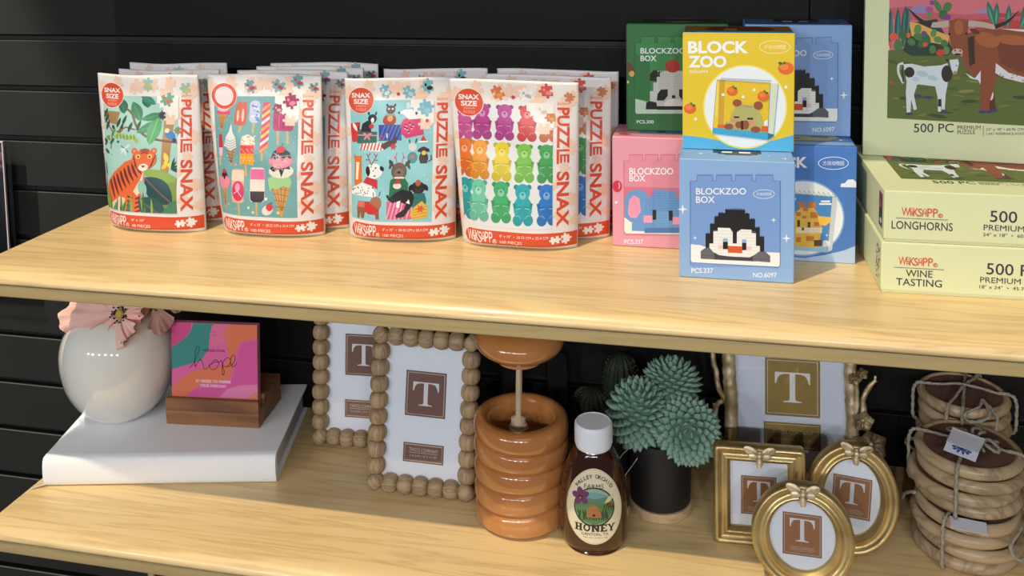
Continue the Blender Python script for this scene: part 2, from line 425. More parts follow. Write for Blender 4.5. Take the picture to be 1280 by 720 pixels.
# ------------------------------------------------------------------ boxed toys
ink_card = ink_mat('card_ink', 0.42, 0.15)
ink_matte = ink_mat('matte_ink', 0.6)
ink_paper = ink_mat('paper_ink', 0.7)
W_, H_, D_ = 0.117, 0.128, 0.070
def face_map(wd, y0=0.0): return lambda u, v, h: (u / 1000 - wd / 2, y0 - h, v / 1000)
def top_map(wd, ht, y0=0.0): return lambda u, v, h: (u / 1000 - wd / 2, y0 + v / 1000, ht + h)
def block_box(label, x, y, z, rgb, rz=0.0, h=H_, flap=None, topc=None):
    t = thing('block_toy_box', label, 'toy box', (x + W_ / 2, y, z), (0, 0, rz), 'boxed block toys')
    m = mat('card_%d_%d_%d' % rgb, rgb, rough=0.42, coat=0.1, var=0.03, vscale=15)
    obj('carton', box(-W_ / 2, W_ / 2, 0, D_, 0.0003, h, 0.0008, 1), m, t)
    f = prism([(-W_ / 2 + 0.001, 0), (W_ / 2 - 0.001, 0), (W_ / 2 - 0.001, 0.0004), (-W_ / 2 + 0.001, 0.0004)], 0.0012, D_ - 0.001); f.transform(Matrix.Translation((0, 0, h)))
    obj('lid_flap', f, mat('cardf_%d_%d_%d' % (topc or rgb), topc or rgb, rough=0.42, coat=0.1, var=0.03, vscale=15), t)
    return t
def battlement(S, x0, y0, x1, y1, notch, col, lw):
    """castle-shaped outline, px units, y down"""
    w = x1 - x0; P = [(x0, y1 - 4), (x0, y0 + notch), (x0 + w * .07, y0 + notch), (x0 + w * .075, y0)]
    xs = [.075, .25, .29, .46, .50, .69, .73, .92]
    P = [(x0, y1 - 8), (x0, y0 + notch)]
    up = False
    for i, f in enumerate(xs):
        P += [(x0 + w * f, y0 + (notch if i % 2 == 0 else 0)), (x0 + w * f, y0 + (0 if i % 2 == 0 else notch))]
    P += [(x1, y0 + notch), (x1, y1 - 8), (x1 - 8, y1), (x0 + 8, y1)]
    return P
def star4(S, x, y, r, col):
    P = []
    for k in range(8):
        a = pi / 4 * k; rr = r if k % 2 == 0 else r * 0.26; P.append((x + rr * cos(a), y + rr * sin(a)))
    S.poly(P, col)
WHITE = (240, 243, 250)
def pill(S, x, y, rx, ry, col, lw):
    S.ring(x, y, rx, ry, lw, col); S.text('\u65b9\u5757\u52a8\u7269\u56ed', x, y + ry * 0.36, ry * 0.74, col, w=rx * 1.42, align=0.5)
def steps(x0, y0, cols, dy, base):
    """stepped silhouette: cols = list of (width, top y)"""
    P = [(x0, base)]; x = x0
    for wd, ty in cols: P += [(x, ty), (x + wd, ty)]; x += wd
    return P + [(x, base)]

def penguin_print(t, h, seed=0):
    S = Sheet(); S.px([(849.1, 198), (994.8, 203.3), (993, 355.2), (849, 346.1)], (0, 0, 117.5, h * 1000), 3.273, 760, 150)
    pan = battlement(S, 338, 225, 705, 600, 24, None, 1)
    S.poly(pan, (122, 158, 216))
    S.poly([(340, 508), (380, 512), (430, 530), (560, 545), (640, 540), (704, 543), (705, 592), (697, 600), (346, 582), (340, 574)], (238, 240, 240))
    S.line(pan[:-2] + [(697, 603), (346, 583)], 2.5, (84, 118, 176), closed=True)
    # block penguin
    S.poly([(400, 560), (400, 465), (418, 465), (418, 425), (436, 425), (436, 395), (452, 395), (452, 380), (480, 380), (480, 366), (562, 368), (562, 382), (580, 382), (580, 405), (603, 405), (603, 440), (622, 440), (622, 478), (640, 478), (640, 572), (400, 562)], (28, 27, 30))
    for k in range(9):
        S.rect(484 + 9 * k - 2, 361 + abs(k - 4) * .6, 484 + 9 * k + 2.5, 368, (28, 27, 30))
    for (x, y) in ((404, 461), (411, 461), (421, 421), (429, 421), (439, 391), (446, 391), (585, 401), (594, 401), (607, 436), (615, 436), (625, 474), (633, 474), (456, 376), (466, 376), (567, 378)):
        S.rect(x, y, x + 4.5, y + 5, (28, 27, 30))
    S.poly([(416, 562), (416, 505), (432, 505), (432, 455), (450, 455), (450, 440), (500, 442), (511, 460), (511, 505), (528, 505), (528, 460), (545, 447), (588, 449), (588, 462), (606, 463), (606, 515), (622, 515), (622, 572), (500, 566)], (238, 238, 236))
    for y in range(452, 566, 13): S.line([(418 if y > 505 else 434, y), (510, y + 2)], 1, (196, 198, 202)); S.line([(530, y + 3), (604 if y < 512 else 620, y + 5)], 1, (196, 198, 202))
    S.rect(471, 484, 491, 500, (150, 180, 225)); S.rect(471, 498, 491, 528, (22, 22, 26)); S.rect(549, 488, 567, 503, (150, 180, 225)); S.rect(549, 502, 567, 532, (22, 22, 26))
    S.rect(452, 512, 471, 526, (240, 196, 204)); S.rect(568, 517, 588, 531, (240, 196, 204))
    S.poly([(491, 514), (550, 517), (550, 545), (491, 542)], (216, 92, 48)); S.line([(492, 529), (549, 531)], 1.2, (170, 64, 32))
    S.poly([(432, 540), (455, 552), (500, 558), (580, 562), (606, 548), (606, 578), (432, 570)], (58, 58, 66))
    S.poly([(380, 567), (380, 536), (400, 522), (416, 522), (436, 545), (436, 570)], (98, 98, 108)); S.poly([(594, 576), (594, 556), (618, 538), (645, 538), (664, 556), (664, 582)], (98, 98, 108))
    S.rect(384, 552, 434, 555, (84, 84, 92)); S.rect(597, 566, 662, 569, (84, 84, 92))
    for x, y, r in ((307, 365, 22), (357, 482, 9), (678, 409, 12), (731, 484, 19)): star4(S, x, y, r, WHITE)
    S.part = 'lettering'
    S.text('BLOCKZOO', 361, 305, 27, WHITE, w=205, bold=0.014); S.text('BOX', 361, 339, 27, WHITE, w=77, bold=0.014)
    pill(S, 639, 303, 43, 18, WHITE, 2)
    S.text('PCS.337', 342, 626, 20, WHITE, w=89, bold=0.012); S.text('NO.6097', 594, 644, 20, WHITE, w=97, bold=0.012)
    S.build(t, face_map(0.1175), ink_card)
    Tt = Sheet(); Tt.part = 'lid_picture'
    for x, y, r in ((22, 22, 5), (92, 22, 3), (108, 12, 4.5), (12, 50, 3)): star4(Tt, x, y, r, WHITE)
    Tt.poly([(34 + 1.2 * 0, 70), (35, 30), (40, 30), (40, 25), (47, 25), (47, 22), (74, 22), (74, 25), (81, 25), (81, 30), (85, 30), (85, 70)], (26, 26, 28))
    Tt.rect(44, 30, 55, 36, WHITE); Tt.rect(62, 30, 74, 36, WHITE)
    Tt.build(t, top_map(0.1175, h + 0.0004), ink_card)
t = block_box('light blue block toy box with penguin picture at the very front, under the yellow box', 0.6365, -0.21, ZU, (141, 178, 226), 0.0, 0.128, topc=(136, 172, 220))
penguin_print(t, 0.128)
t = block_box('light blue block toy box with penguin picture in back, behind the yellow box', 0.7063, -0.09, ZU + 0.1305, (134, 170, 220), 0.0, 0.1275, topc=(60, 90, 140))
penguin_print(t, 0.1275)

def capy():
    t = block_box('yellow and cyan block toy box with sleepy animal and tangerines', 0.6385, -0.167, ZU + 0.1288, (222, 190, 40), 0.0, 0.1275, topc=(84, 170, 214))
    S = Sheet(); q = [(853.3, 41.1), (994.6, 42.2), (992.9, 191.2), (853.1, 186.5)]; R = (0, 0, 117.5, 127.5)
    S.px(q, R, 7.2, 850, 30); S.clip = (0.6, 0.4, 116.6, 127)
    Y = (226, 196, 44)
    S.rect(-100, -100, 1300, 1300, Y)
    S.px(q, R, 8, 850, 110)
    S.poly([(0, 475), (200, 497), (420, 535), (600, 572), (700, 575), (840, 555), (1000, 515), (1200, 455), (1200, 700), (0, 700)], (84, 176, 222))
    S.px(q, R, 7.2, 850, 30)
    S.circ(588, 750, 380, (238, 222, 110), 48); S.circ(588, 750, 366, (232, 238, 244), 48)
    S.px(q, R, 8, 850, 110)
    S.poly([(372, -75), (905, -45), (885, 480), (332, 425)], (236, 200, 46))
    S.poly([(372, -75), (395, -72), (380, 300), (350, 290)], (240, 214, 90)); S.poly([(395, -80), (450, -75), (440, 380), (382, 372)], (208, 160, 46))
    for k in range(30): S.line([(450, -60 + 15 * k), (888, -35 + 15.5 * k)], 1.8, (206, 170, 34))
    S.poly([(905, -50), (985, -40), (935, 500), (880, 510)], (206, 218, 216)); S.poly([(930, -45), (950, -43), (920, 460), (905, 458)], (222, 224, 160))
    S.line([(372, -75), (328, 450)], 4, (70, 100, 110)); S.line([(905, -45), (878, 520)], 4, (70, 100, 110)); S.line([(985, -38), (935, 490)], 4, (120, 150, 164)); S.line([(372, -78), (905, -46)], 4, (70, 100, 110))
    for k in range(24): S.line([(410 + 21 * k, -82 + k), (418 + 21 * k, -100 + k), (430 + 21 * k, -80 + k)], 3.5, (110, 120, 128))
    S.poly([(330, 400), (885, 452), (880, 525), (328, 460)], (66, 166, 206)); S.poly([(880, 455), (940, 470), (935, 492), (880, 525)], (46, 110, 140))
    for k in range(15): S.circ(370 + 34 * k, 404 + 3.2 * k, 6, (90, 190, 222), 8)
    gr = (184, 178, 110)
    S.poly([(450, 395), (455, 345), (500, 345), (505, 290), (520, 290), (525, 240), (545, 240), (550, 200), (590, 185), (605, 165), (740, 175), (750, 210), (790, 230), (800, 262), (815, 265), (815, 325), (840, 350), (845, 420), (700, 430)], gr)
    for k in range(14): S.line([(520 if k > 4 else 560, 192 + 15 * k), (770, 200 + 15.5 * k)], 1.6, (150, 146, 84))
    for k in range(8): S.circ(600 + 17 * k, 178 + 2 * k, 7, (150, 146, 84), 8)
    for (x, y, rx, ry) in ((573, 152, 45, 36), (783, 178, 45, 42), (590, 373, 36, 36), (657, 373, 37, 46), (490, 390, 46, 30), (757, 420, 50, 32)): S.ell(x, y, rx, ry, (150, 82, 52))
    S.rect(516, 310, 560, 340, (236, 130, 124)); S.rect(695, 332, 748, 362, (236, 130, 124))
    S.rect(541, 288, 594, 304, (30, 28, 24)); S.rect(674, 302, 732, 320, (30, 28, 24)); S.rect(610, 330, 636, 420, (66, 38, 28))
    S.rect(378, 370, 445, 402, (226, 96, 40)); S.rect(816, 388, 880, 438, (226, 96, 40))
    S.poly([(838, 380), (845, 335), (880, 320), (880, 385)], (236, 238, 226))
    for (x, y, r) in ((524, 37, 55), (835, 85, 58), (103, 213, 62)):
        S.ell(x, y, r, r * .86, (226, 104, 40)); S.ell(x - r * .2, y - r * .2, r * .55, r * .4, (236, 130, 60)); S.leaf(x + r * .3, y - r * .6, x + r * .9, y - r * .5, r * .4, (40, 110, 40)); S.leaf(x + r * .3, y - r * .6, x + r * .1, y - r * 1.1, r * .35, (50, 126, 46))
    for (x, y, r) in ((433, 72, 16), (633, 95, 16), (743, 24, 15), (157, 316, 15), (1062, -5, 16)): S.circ(x, y, r, (244, 240, 220), 12)
    S.px(q, R, 7.2, 850, 30)
    S.ell(955, 402, 72, 58, (226, 104, 40)); S.ell(940, 390, 40, 28, (236, 130, 60)); S.leaf(925, 365, 885, 350, 28, (40, 110, 40)); S.leaf(925, 365, 955, 345, 26, (50, 126, 46))
    S.part = 'lettering'
    S.text('BLOCK', 75, 268, 112, WHITE, w=542, bold=0.035); S.text('ZOO', 78, 396, 108, WHITE, w=342, bold=0.035); S.text('NO.6094', 92, 447, 29, WHITE, w=158)
    pill(S, 855, 210, 138, 58, (250, 236, 190), 5)
    S.build(t, face_map(0.1175), ink_card)
    Tt = Sheet(); Tt.part = 'lid_picture'; Tt.rect(2, 2, 115, 12, (84, 176, 222)); Tt.rect(2, 12, 115, 68, (150, 112, 30))
    Tt.poly([(30, 14), (90, 14), (100, 40), (84, 62), (36, 62), (22, 40)], (96, 44, 20)); Tt.rect(44, 18, 58, 40, (190, 120, 30)); Tt.rect(2, 4, 14, 9, (30, 30, 34))
    Tt.build(t, top_map(0.1175, 0.1275 + 0.0004), ink_card)
capy()
def panda():
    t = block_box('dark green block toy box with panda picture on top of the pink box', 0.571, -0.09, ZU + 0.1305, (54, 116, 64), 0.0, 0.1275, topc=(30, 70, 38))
    S = Sheet(); S.px([(783.2, 31.9), (910.5, 32.7), (909.8, 169.5), (783.8, 165.6)], (0, 0, 117, 127.5), 4.233, 760, 10); S.clip = (0.4, 0.4, 116.6, 127)
    pan = battlement(S, 143, 160, 560, 572, 34, None, 1)
    S.poly(pan, (60, 138, 72)); S.poly([(143, 490), (200, 505), (260, 530), (560, 540), (560, 566), (552, 572), (152, 572), (143, 562)], (186, 214, 192))
    S.poly([(148, 250), (220, 300), (230, 500), (148, 490)], (48, 116, 58))
    S.line(pan, 3, (34, 92, 44), closed=True)
    S.ell(118, 330, 17, 40, (104, 66, 36), -.5); S.ell(126, 358, 14, 16, (214, 170, 92)); S.circ(104, 402, 8, (226, 210, 90))
    for x in (0, 230):
        S.poly([(222 + x, 395), (222 + x, 360), (240 + x, 340), (270 + x, 338), (290 + x, 352), (290 + x, 400)], (22, 22, 22))
    S.poly([(222, 545), (222, 450), (240, 450), (240, 405), (258, 405), (258, 375), (275, 375), (275, 352), (300, 345), (400, 345), (420, 352), (420, 375), (440, 380), (440, 410), (456, 412), (456, 460), (470, 462), (470, 545)], (200, 202, 200))
    for k in range(14): S.line([(224 if k > 6 else 260, 360 + 13 * k), (468 if k > 7 else 430, 360 + 13 * k)], 1.4, (160, 164, 160)); S.rect(262 + 12 * k, 341, 268 + 12 * k, 348, (200, 202, 200))
    S.poly([(258, 500), (262, 465), (280, 442), (316, 440), (316, 475), (296, 500)], (20, 20, 20)); S.poly([(376, 440), (412, 442), (430, 465), (434, 500), (396, 500), (376, 475)], (20, 20, 20))
    S.rect(338, 472, 356, 488, (16, 16, 16)); S.poly([(296, 515), (320, 492), (372, 492), (398, 515), (396, 536), (300, 536)], (222, 222, 220))
    S.poly([(200, 547), (202, 512), (222, 503), (256, 510), (262, 547)], (24, 24, 24)); S.poly([(430, 547), (436, 510), (470, 503), (492, 512), (494, 547)], (24, 24, 24)); S.rect(260, 530, 432, 549, (26, 26, 26))
    S.ell(342, 318, 40, 34, (176, 48, 34)); S.leaf(350, 290, 376, 262, 16, (70, 120, 40))
    S.part = 'lettering'; S.text('BLOCKZOO', 172, 251, 30, WHITE, w=238, bold=0.014); S.text('BOX', 172, 291, 30, WHITE, w=84, bold=0.014); S.text('PCS.300', 152, 622, 18, WHITE, w=90, bold=.01); pill(S, 500, 240, 50, 20, WHITE, 2)
    S.build(t, face_map(0.117), ink_card)
    Tt = Sheet(); Tt.part = 'lid_picture'; Tt.poly([(20, 30), (50, 20), (100, 30), (110, 60), (14, 60)], (18, 20, 18)); Tt.poly([(6, 66), (60, 60), (112, 66)], (140, 150, 140)); Tt.poly([(36, 26), (60, 14), (90, 26)], (150, 152, 150))
    Tt.build(t, top_map(0.117, 0.1275 + 0.0004), ink_card)
    bm = bmesh.new(); bx(bm, -W_ / 2 - 0.0004, -W_ / 2 - 0.0001, 0.001, D_ - 0.001, 0.001, 0.1265); obj('side_panel', bm, mat('side_grey', (128, 124, 128), rough=0.45, var=0.1, vscale=10), t, label='grey printed side panel')
panda()
def elephant():
    t = block_box('pink block toy box with blue elephant picture, under the green box', 0.5567, -0.123, ZU, (226, 154, 172), 0.0, 0.130, topc=(214, 140, 158))
    S = Sheet(); S.px([(765.1, 170.5), (894.2, 174.6), (893.6, 314.3), (765.8, 307.1)], (0, 0, 117, 130), 4.5, 760, 160); S.clip = (0.4, 0.4, 116.6, 129.6)
    pan = battlement(S, 90, 150, 505, 600, 34, None, 1)
    S.poly(pan, (222, 140, 160)); S.poly([(90, 330), (505, 340), (505, 560), (90, 520)], (214, 112, 136)); S.poly([(90, 500), (130, 530), (300, 560), (505, 545), (505, 592), (497, 600), (102, 592), (90, 578)], (238, 234, 220))
    S.line(pan, 3, (196, 108, 130), closed=True)
    bl = (104, 152, 206); db = (76, 120, 176); pk = (232, 150, 178)
    S.poly([(95, 500), (92, 400), (110, 365), (150, 345), (205, 352), (225, 380), (225, 500), (205, 535), (130, 530)], bl); S.poly([(112, 480), (118, 405), (145, 378), (178, 395), (185, 470), (160, 505), (128, 505)], pk)
    S.poly([(200, 560), (200, 470), (215, 470), (215, 400), (235, 400), (235, 375), (255, 375), (255, 350), (385, 360), (385, 390), (420, 400), (430, 560)], bl)
    for k in range(11): S.rect(255 + 12 * k, 342, 262 + 12 * k, 354, bl); S.line([(235, 365 + 14 * k), (420, 370 + 14 * k)], 1.2, db)
    for x in (215, 235, 255): S.line([(x, 400), (x, 545)], 1.4, db)
    for k in range(4): S.line([(258 + 30 * k, 352), (258 + 30 * k, 392)], 1.4, db)
    S.rect(250, 460, 272, 515, (24, 24, 26)); S.rect(342, 464, 364, 520, (24, 24, 26)); S.rect(200, 492, 250, 532, (240, 156, 186)); S.rect(364, 500, 410, 542, (240, 156, 186))
    S.rrect(272, 470, 342, 570, 18, (112, 160, 214)); 
    for k in range(5): S.line([(274, 490 + 15 * k), (340, 491 + 15 * k)], 1.3, db)
    S.poly([(134, 578), (134, 535), (150, 525), (195, 527), (205, 545), (205, 580)], bl); S.rect(205, 560, 430, 590, db)
    S.ell(52, 328, 27, 33, (206, 48, 78)); S.line([(60, 308), (66, 325), (60, 340)], 4, (246, 220, 226)); S.circ(46, 418, 7, WHITE)
    S.part = 'lettering'; S.text('BLOCKZOO', 120, 262, 38, WHITE, w=247, bold=0.014); S.text('BOX', 120, 300, 36, WHITE, w=90, bold=0.014); S.text('PCS.337', 92, 652, 25, WHITE, w=106, bold=.01)
    S.build(t, face_map(0.117), ink_card)
    Tt = Sheet(); Tt.part = 'lid_picture'; Tt.poly([(30, 20), (100, 20), (112, 40), (112, 66), (24, 66)], (76, 120, 176)); Tt.rect(50, 24, 60, 34, (30, 30, 40)); Tt.rect(80, 24, 90, 34, (30, 30, 40)); Tt.ell(14, 12, 7, 4, (196, 48, 78))
    Tt.build(t, top_map(0.117, 0.130 + 0.0004), ink_card)
elephant()
def giraffe():
    t = block_box('royal blue block toy box with giraffe picture, right of the penguin box', 0.7067, -0.138, ZU, (72, 122, 196), 0.0, 0.130, topc=(60, 100, 166))
    S = Sheet(); S.px([(932.3, 179.4), (1071.5, 183.9), (1068.9, 330), (931.3, 322.1)], (0, 0, 117, 130), 4, 980, 160); S.clip = (0.4, 0.4, 116.6, 129.6)
    S.poly([(-200, 560), (0, 640), (100, 650), (200, 635), (300, 612), (365, 585), (365, 700), (-200, 700)], (176, 200, 232))
    S.ell(95, 450, 208, 192, (130, 168, 220), 0, 48); S.ell(95, 450, 200, 184, (232, 236, 240), 0, 48)
    S.poly([(-60, 320), (240, 345), (215, 622), (-70, 600)], (70, 136, 200)); S.poly([(-70, 560), (222, 585), (216, 622), (-70, 602)], (150, 196, 226))
    S.poly([(240, 345), (268, 345), (240, 610), (215, 622)], (196, 206, 212))
    S.line([(240, 345), (215, 622)], 3, (110, 130, 150)); S.line([(-60, 318), (262, 345)], 2.5, (110, 130, 150))
    for k in range(13): S.line([(-50 + 24 * k, 318 + 2 * k), (-44 + 24 * k, 300 + 2 * k), (-32 + 24 * k, 320 + 2 * k)], 3, (170, 180, 190))
    for x, y, wd in ((175, 375, 62), (185, 362, 45), (20, 350, 40)): S.rect(x, y, x + wd, y + 9, WHITE)
    S.poly([(20, 590), (30, 520), (30, 470), (58, 420), (90, 395), (150, 400), (175, 440), (190, 500), (172, 600)], (226, 182, 74))
    for (a, b, c, d) in ((60, 420, 84, 440), (95, 398, 120, 415), (130, 420, 170, 450), (72, 370, 104, 398), (118, 370, 160, 400), (150, 470, 175, 490), (60, 545, 85, 570), (110, 540, 150, 565), (30, 450, 50, 470), (90, 440, 112, 452)): S.rect(a, b, c, d, (196, 118, 48))
    S.poly([(168, 440), (230, 445), (238, 465), (205, 490), (176, 480)], (238, 190, 80))
    S.rect(66, 460, 80, 492, (50, 36, 24)); S.rect(118, 470, 132, 500, (50, 36, 24)); S.rect(60, 498, 190, 525, (236, 224, 196)); S.rect(88, 498, 100, 512, (70, 44, 30))
    for k in range(9): S.line([(35, 480 + 13 * k), (180, 484 + 13 * k)], 1, (186, 146, 56))
    S.rect(150, 560, 190, 590, (84, 60, 44)); S.poly([(195, 595), (195, 565), (205, 560), (232, 568), (232, 590)], (222, 230, 226)); star4(S, 214, 536, 8, WHITE)
    S.poly([(282, 295), (285, 278), (305, 275), (318, 258), (345, 256), (360, 270), (375, 275), (375, 298)], (226, 232, 240))
    S.part = 'lettering'; S.text('BLOCK', -140, 200, 56, WHITE, w=258, bold=0.035); pill(S, 247, 176, 75, 31, WHITE, 3); S.text('ZOO', -140, 268, 54, WHITE, w=160, bold=.05)
    S.build(t, face_map(0.117), ink_card)
    Tt = Sheet(); Tt.part = 'lid_picture'; Tt.rect(2, 2, 115, 18, (130, 165, 214)); Tt.poly([(20, 22), (90, 22), (104, 40), (96, 60), (30, 60)], (170, 160, 90)); Tt.rect(40, 30, 60, 36, (60, 50, 34)); Tt.rect(74, 40, 92, 46, (90, 70, 40)); star4(Tt, 104, 30, 4, WHITE)
    Tt.build(t, top_map(0.117, 0.130 + 0.0004), ink_card)
giraffe()

# ------------------------------------------------------------------ pale green jigsaw boxes at the right
GREEN = (222, 226, 180)
green_m = mat('pale_green_card', GREEN, rough=0.5, var=0.02, vscale=8)
RED = (214, 74, 44); INKC = (48, 50, 64)
def logo(S, x, y, w, h, col, rot=0):
    """tall interlocked capitals with small stacked letters; x,y bottom-left"""
    sd = S.yd; c, q = cos(rot), sin(rot)
    def put(ch, fx, fy, fw, fh, b=0.004): S.text(ch, x + w * fx * c - q * h * fy, y + sd * h * fy * c + w * fx * q, h * fh, col, w=w * fw, bold=b, rot=rot)
    put('W', 0, 0, .2, 1); put('E', .185, .5, .07, .5); put('R', .20, 0, .09, .5); put('K', .27, 0, .13, 1); put('S', .38, 0, .1, .95)
    put('H', .485, .02, .1, .72); put('O', .50, .52, .09, .42); put('P', .60, 0, .115, 1); put('P', .73, 0, .115, 1); put('E', .875, .02, .07, .34); S.ring(x + w * .905 * c - q * h * .2, y + sd * h * .2 * c + q * w * .905, w * .055, h * .2, w * .013, col)
def flat_box(label, z, title, x=0.8365, y=-0.2183, picture=None):
    Wb, Db, Hb = 0.30, 0.205, 0.0522
    t = thing('jigsaw_box', label, 'puzzle box', (x, y, z), (0, 0, 0.017), 'pale green jigsaw puzzle boxes')
    obj('lid', box(0, Wb, 0, Db, 0.0026, Hb, 0.0012, 2), green_m, t)
    obj('base_tray', box(0.0012, Wb - 0.0012, 0.0012, Db - 0.0012, 0.0002, 0.006), green_m, t)
    S = Sheet(); S.part = 'lettering'
    z0 = 0
    if len(title) == 1:
        logo(S, 16.5, 27, 40, 8.5, RED); S.line([(11.5, 24.6), (60, 24.6)], .5, INKC); S.text(title[0], 7.3, 13.5, 8.2, INKC, w=57, bold=0.004)
    else:
        logo(S, 16.5, 29.5, 38, 8.5, RED); S.line([(12, 26.8), (59, 26.8)], .5, INKC)
        S.text(title[0], 23.5, 18, 7, INKC, w=25, bold=.004); S.text(title[1], 14.5, 8.5, 7.4, INKC, w=43, bold=.004)
    S.text('500 PC', 98, 24.5, 11.5, INKC, w=50, bold=.004); S.text('PREMIUM PUZZLE', 92.5, 16, 5.6, INKC, w=72, bold=.004)
    S.text('24" x 18"  \u2022  60.96 CM x 45.72 CM' if len(title) == 1 else '18" x 24"  \u2022  45.72 CM x 60.96 CM', 92, 10, 3.4, INKC, w=84)
    S.build(t, lambda u, v, h: (u / 1000, -h, v / 1000), ink_matte)
    S = Sheet(); S.part = 'side_picture'        # small pictures on the left end
    if len(title) == 1:
        S.rect(8, 11, 24, 46, (30, 20, 34)); S.poly([(8, 30), (24, 36), (24, 46), (8, 46)], (120, 40, 66)); S.poly([(8, 24), (16, 28), (24, 22), (24, 11), (8, 11)], (44, 52, 40)); S.ell(15, 17, 4, 3, (220, 224, 230)); S.ell(18, 33, 4, 4, (150, 80, 60))
    else:
        random.seed(3)
        for k in range(60): S.ell(random.uniform(7, 24), random.uniform(9, 46), random.uniform(.6, 1.5), random.uniform(.6, 1.4), random.choice([(96, 60, 70), (70, 56, 60), (150, 100, 100), (60, 64, 90)]), random.random() * 3, 7)
    S.build(t, lambda u, v, h: (-h, u / 1000, v / 1000), ink_matte)
    return t
def longhorn(S):
    """authored in a crop (scale 3.79 from the top right corner of the photograph)"""
    S.clip = None
    sx = S
    S.poly([(196, -80), (900, -60), (900, 300), (196, 280)], (214, 112, 122))
    S.poly([(196, 40), (300, 30), (420, 60), (560, 70), (700, 60), (900, 80), (900, 120), (600, 110), (196, 90)], (198, 88, 104))
    S.ell(350, 45, 50, 20, (146, 130, 178)); S.poly([(640, 60), (760, 64), (900, 50), (900, 74), (700, 84)], (186, 54, 56)); S.poly([(600, 95), (700, 90), (900, 104), (900, 150), (600, 150)], (190, 60, 58)); S.ell(655, 55, 60, 10, (170, 134, 170))
    S.poly([(190, 240), (300, 225), (480, 240), (560, 280), (700, 330), (900, 340), (900, 600), (185, 560)], (92, 106, 46))
    for k in range(46):
        random.seed(k); x = random.uniform(200, 880); y = random.uniform(260, 555)
        S.ell(x, y, random.uniform(14, 46), random.uniform(3, 9), random.choice([(116, 124, 52), (70, 88, 40), (56, 72, 36), (134, 132, 66), (82, 96, 44)]), random.uniform(-.2, .2), 12)
    for (x, y, w, h) in ((200, 40, 26, 190), (232, 35, 30, 195), (262, 25, 34, 200), (282, 30, 26, 190)): S.leaf(x, y + h, x + (w - 26) * 1.4, y, w, (30, 84, 86)); S.leaf(x + 3, y + h, x + 8, y + 20, w * .4, (54, 128, 118))
    for (x, y, dx) in ((690, 120, -30), (700, 128, 5), (755, 138, 8), (830, 130, 10), (815, 140, 40)): S.leaf(x, y, x + dx, y - 115, 30, (44, 110, 96)); S.leaf(x, y, x + dx * .9, y - 90, 10, (86, 160, 130))
    S.poly([(260, 240), (300, 110), (420, 90), (500, 240), (470, 265), (300, 265)], (34, 60, 44))
    S.poly([(290, 105), (330, 110), (400, 140), (480, 170), (470, 215), (380, 200), (300, 170)], (226, 170, 84))
    for (x, y, a, b, r) in ((335, 175, 26, 18, .4), (262, 168, 17, 26, 0), (238, 215, 22, 24, .5), (370, 185, 20, 30, -.4), (405, 158, 14, 20, .3), (425, 188, 20, 16, .2), (455, 205, 16, 18, -.3), (330, 140, 18, 24, .2), (470, 35, 20, 26, .5), (425, 30, 14, 34, -.5), (450, 70, 22, 22, 0), (385, 70, 12, 24, 0), (300, 200, 20, 16, .6), (400, 235, 16, 20, .1), (465, 240, 16, 20, .2), (350, 210, 20, 18, 0)): S.ell(x, y, a, b, random.choice([(72, 122, 62), (56, 104, 56), (96, 140, 74)]), r, 16)
    for (x, y, a, b, c) in ((217, 175, 22, 19, (228, 84, 60)), (199, 208, 8, 11, (228, 84, 60)), (286, 168, 9, 14, (226, 96, 60)), (365, 212, 12, 11, (226, 84, 50)), (438, 250, 22, 16, (206, 58, 50)), (385, 45, 20, 13, (176, 70, 150)), (398, 14, 12, 12, (130, 60, 150)), (470, 82, 18, 14, (110, 60, 140)), (360, 160, 14, 14, (110, 70, 130)), (206, 392, 10, 7, (200, 60, 40))): S.ell(x, y, a, b, c, 0, 10)
    # calf
    wh = (214, 222, 226); bk = (48, 34, 30)
    S.line([(262, 300), (240, 310), (240, 350), (262, 395)], 11, wh, smooth=4); S.line([(275, 305), (258, 325), (262, 390)], 7, bk, smooth=4)
    S.poly([(262, 305), (300, 302), (360, 316), (440, 310), (470, 300), (486, 345), (470, 400), (455, 415), (400, 408), (330, 400), (305, 430), (276, 380)], wh)
    for P in ([(278, 380), (330, 400), (300, 440), (296, 535), (278, 535), (274, 440)], [(300, 420), (325, 410), (312, 450), (326, 518), (312, 522), (298, 470)], [(410, 400), (450, 410), (440, 470), (442, 530), (426, 530), (424, 460)], [(440, 405), (472, 398), (462, 450), (458, 520), (444, 518)]): S.poly(P, wh)
    S.ell(291, 343, 24, 25, bk); S.ell(468, 350, 26, 40, bk); S.rect(426, 470, 441, 505, bk); S.poly([(480, 285), (520, 280), (526, 300), (515, 345), (498, 352), (488, 325)], wh); S.ell(507, 345, 10, 8, (190, 130, 120)); S.circ(514, 312, 3, bk); S.leaf(478, 292, 462, 282, 12, bk)
    for x, y, a, b in ((350, 350, 30, 14), (400, 370, 26, 12), (320, 375, 16, 10)): S.ell(x, y, a, b, (178, 204, 214), .2, 12)
    # cow
    br = (140, 72, 40); dbr = (92, 42, 26); lb = (170, 94, 52)
    S.poly([(560, 160), (640, 138), (900, 150), (900, 395), (820, 385), (760, 360), (720, 340), (692, 400), (690, 520), (650, 525), (628, 520), (624, 400), (600, 365), (570, 340), (540, 300), (545, 220)], br)
    S.poly([(700, 180), (900, 210), (900, 350), (800, 340), (720, 300)], (120, 58, 34)); S.ell(660, 190, 60, 34, lb, .3); S.ell(780, 190, 80, 24, lb, .1); S.poly([(566, 180), (596, 170), (602, 300), (575, 315)], (58, 38, 24))
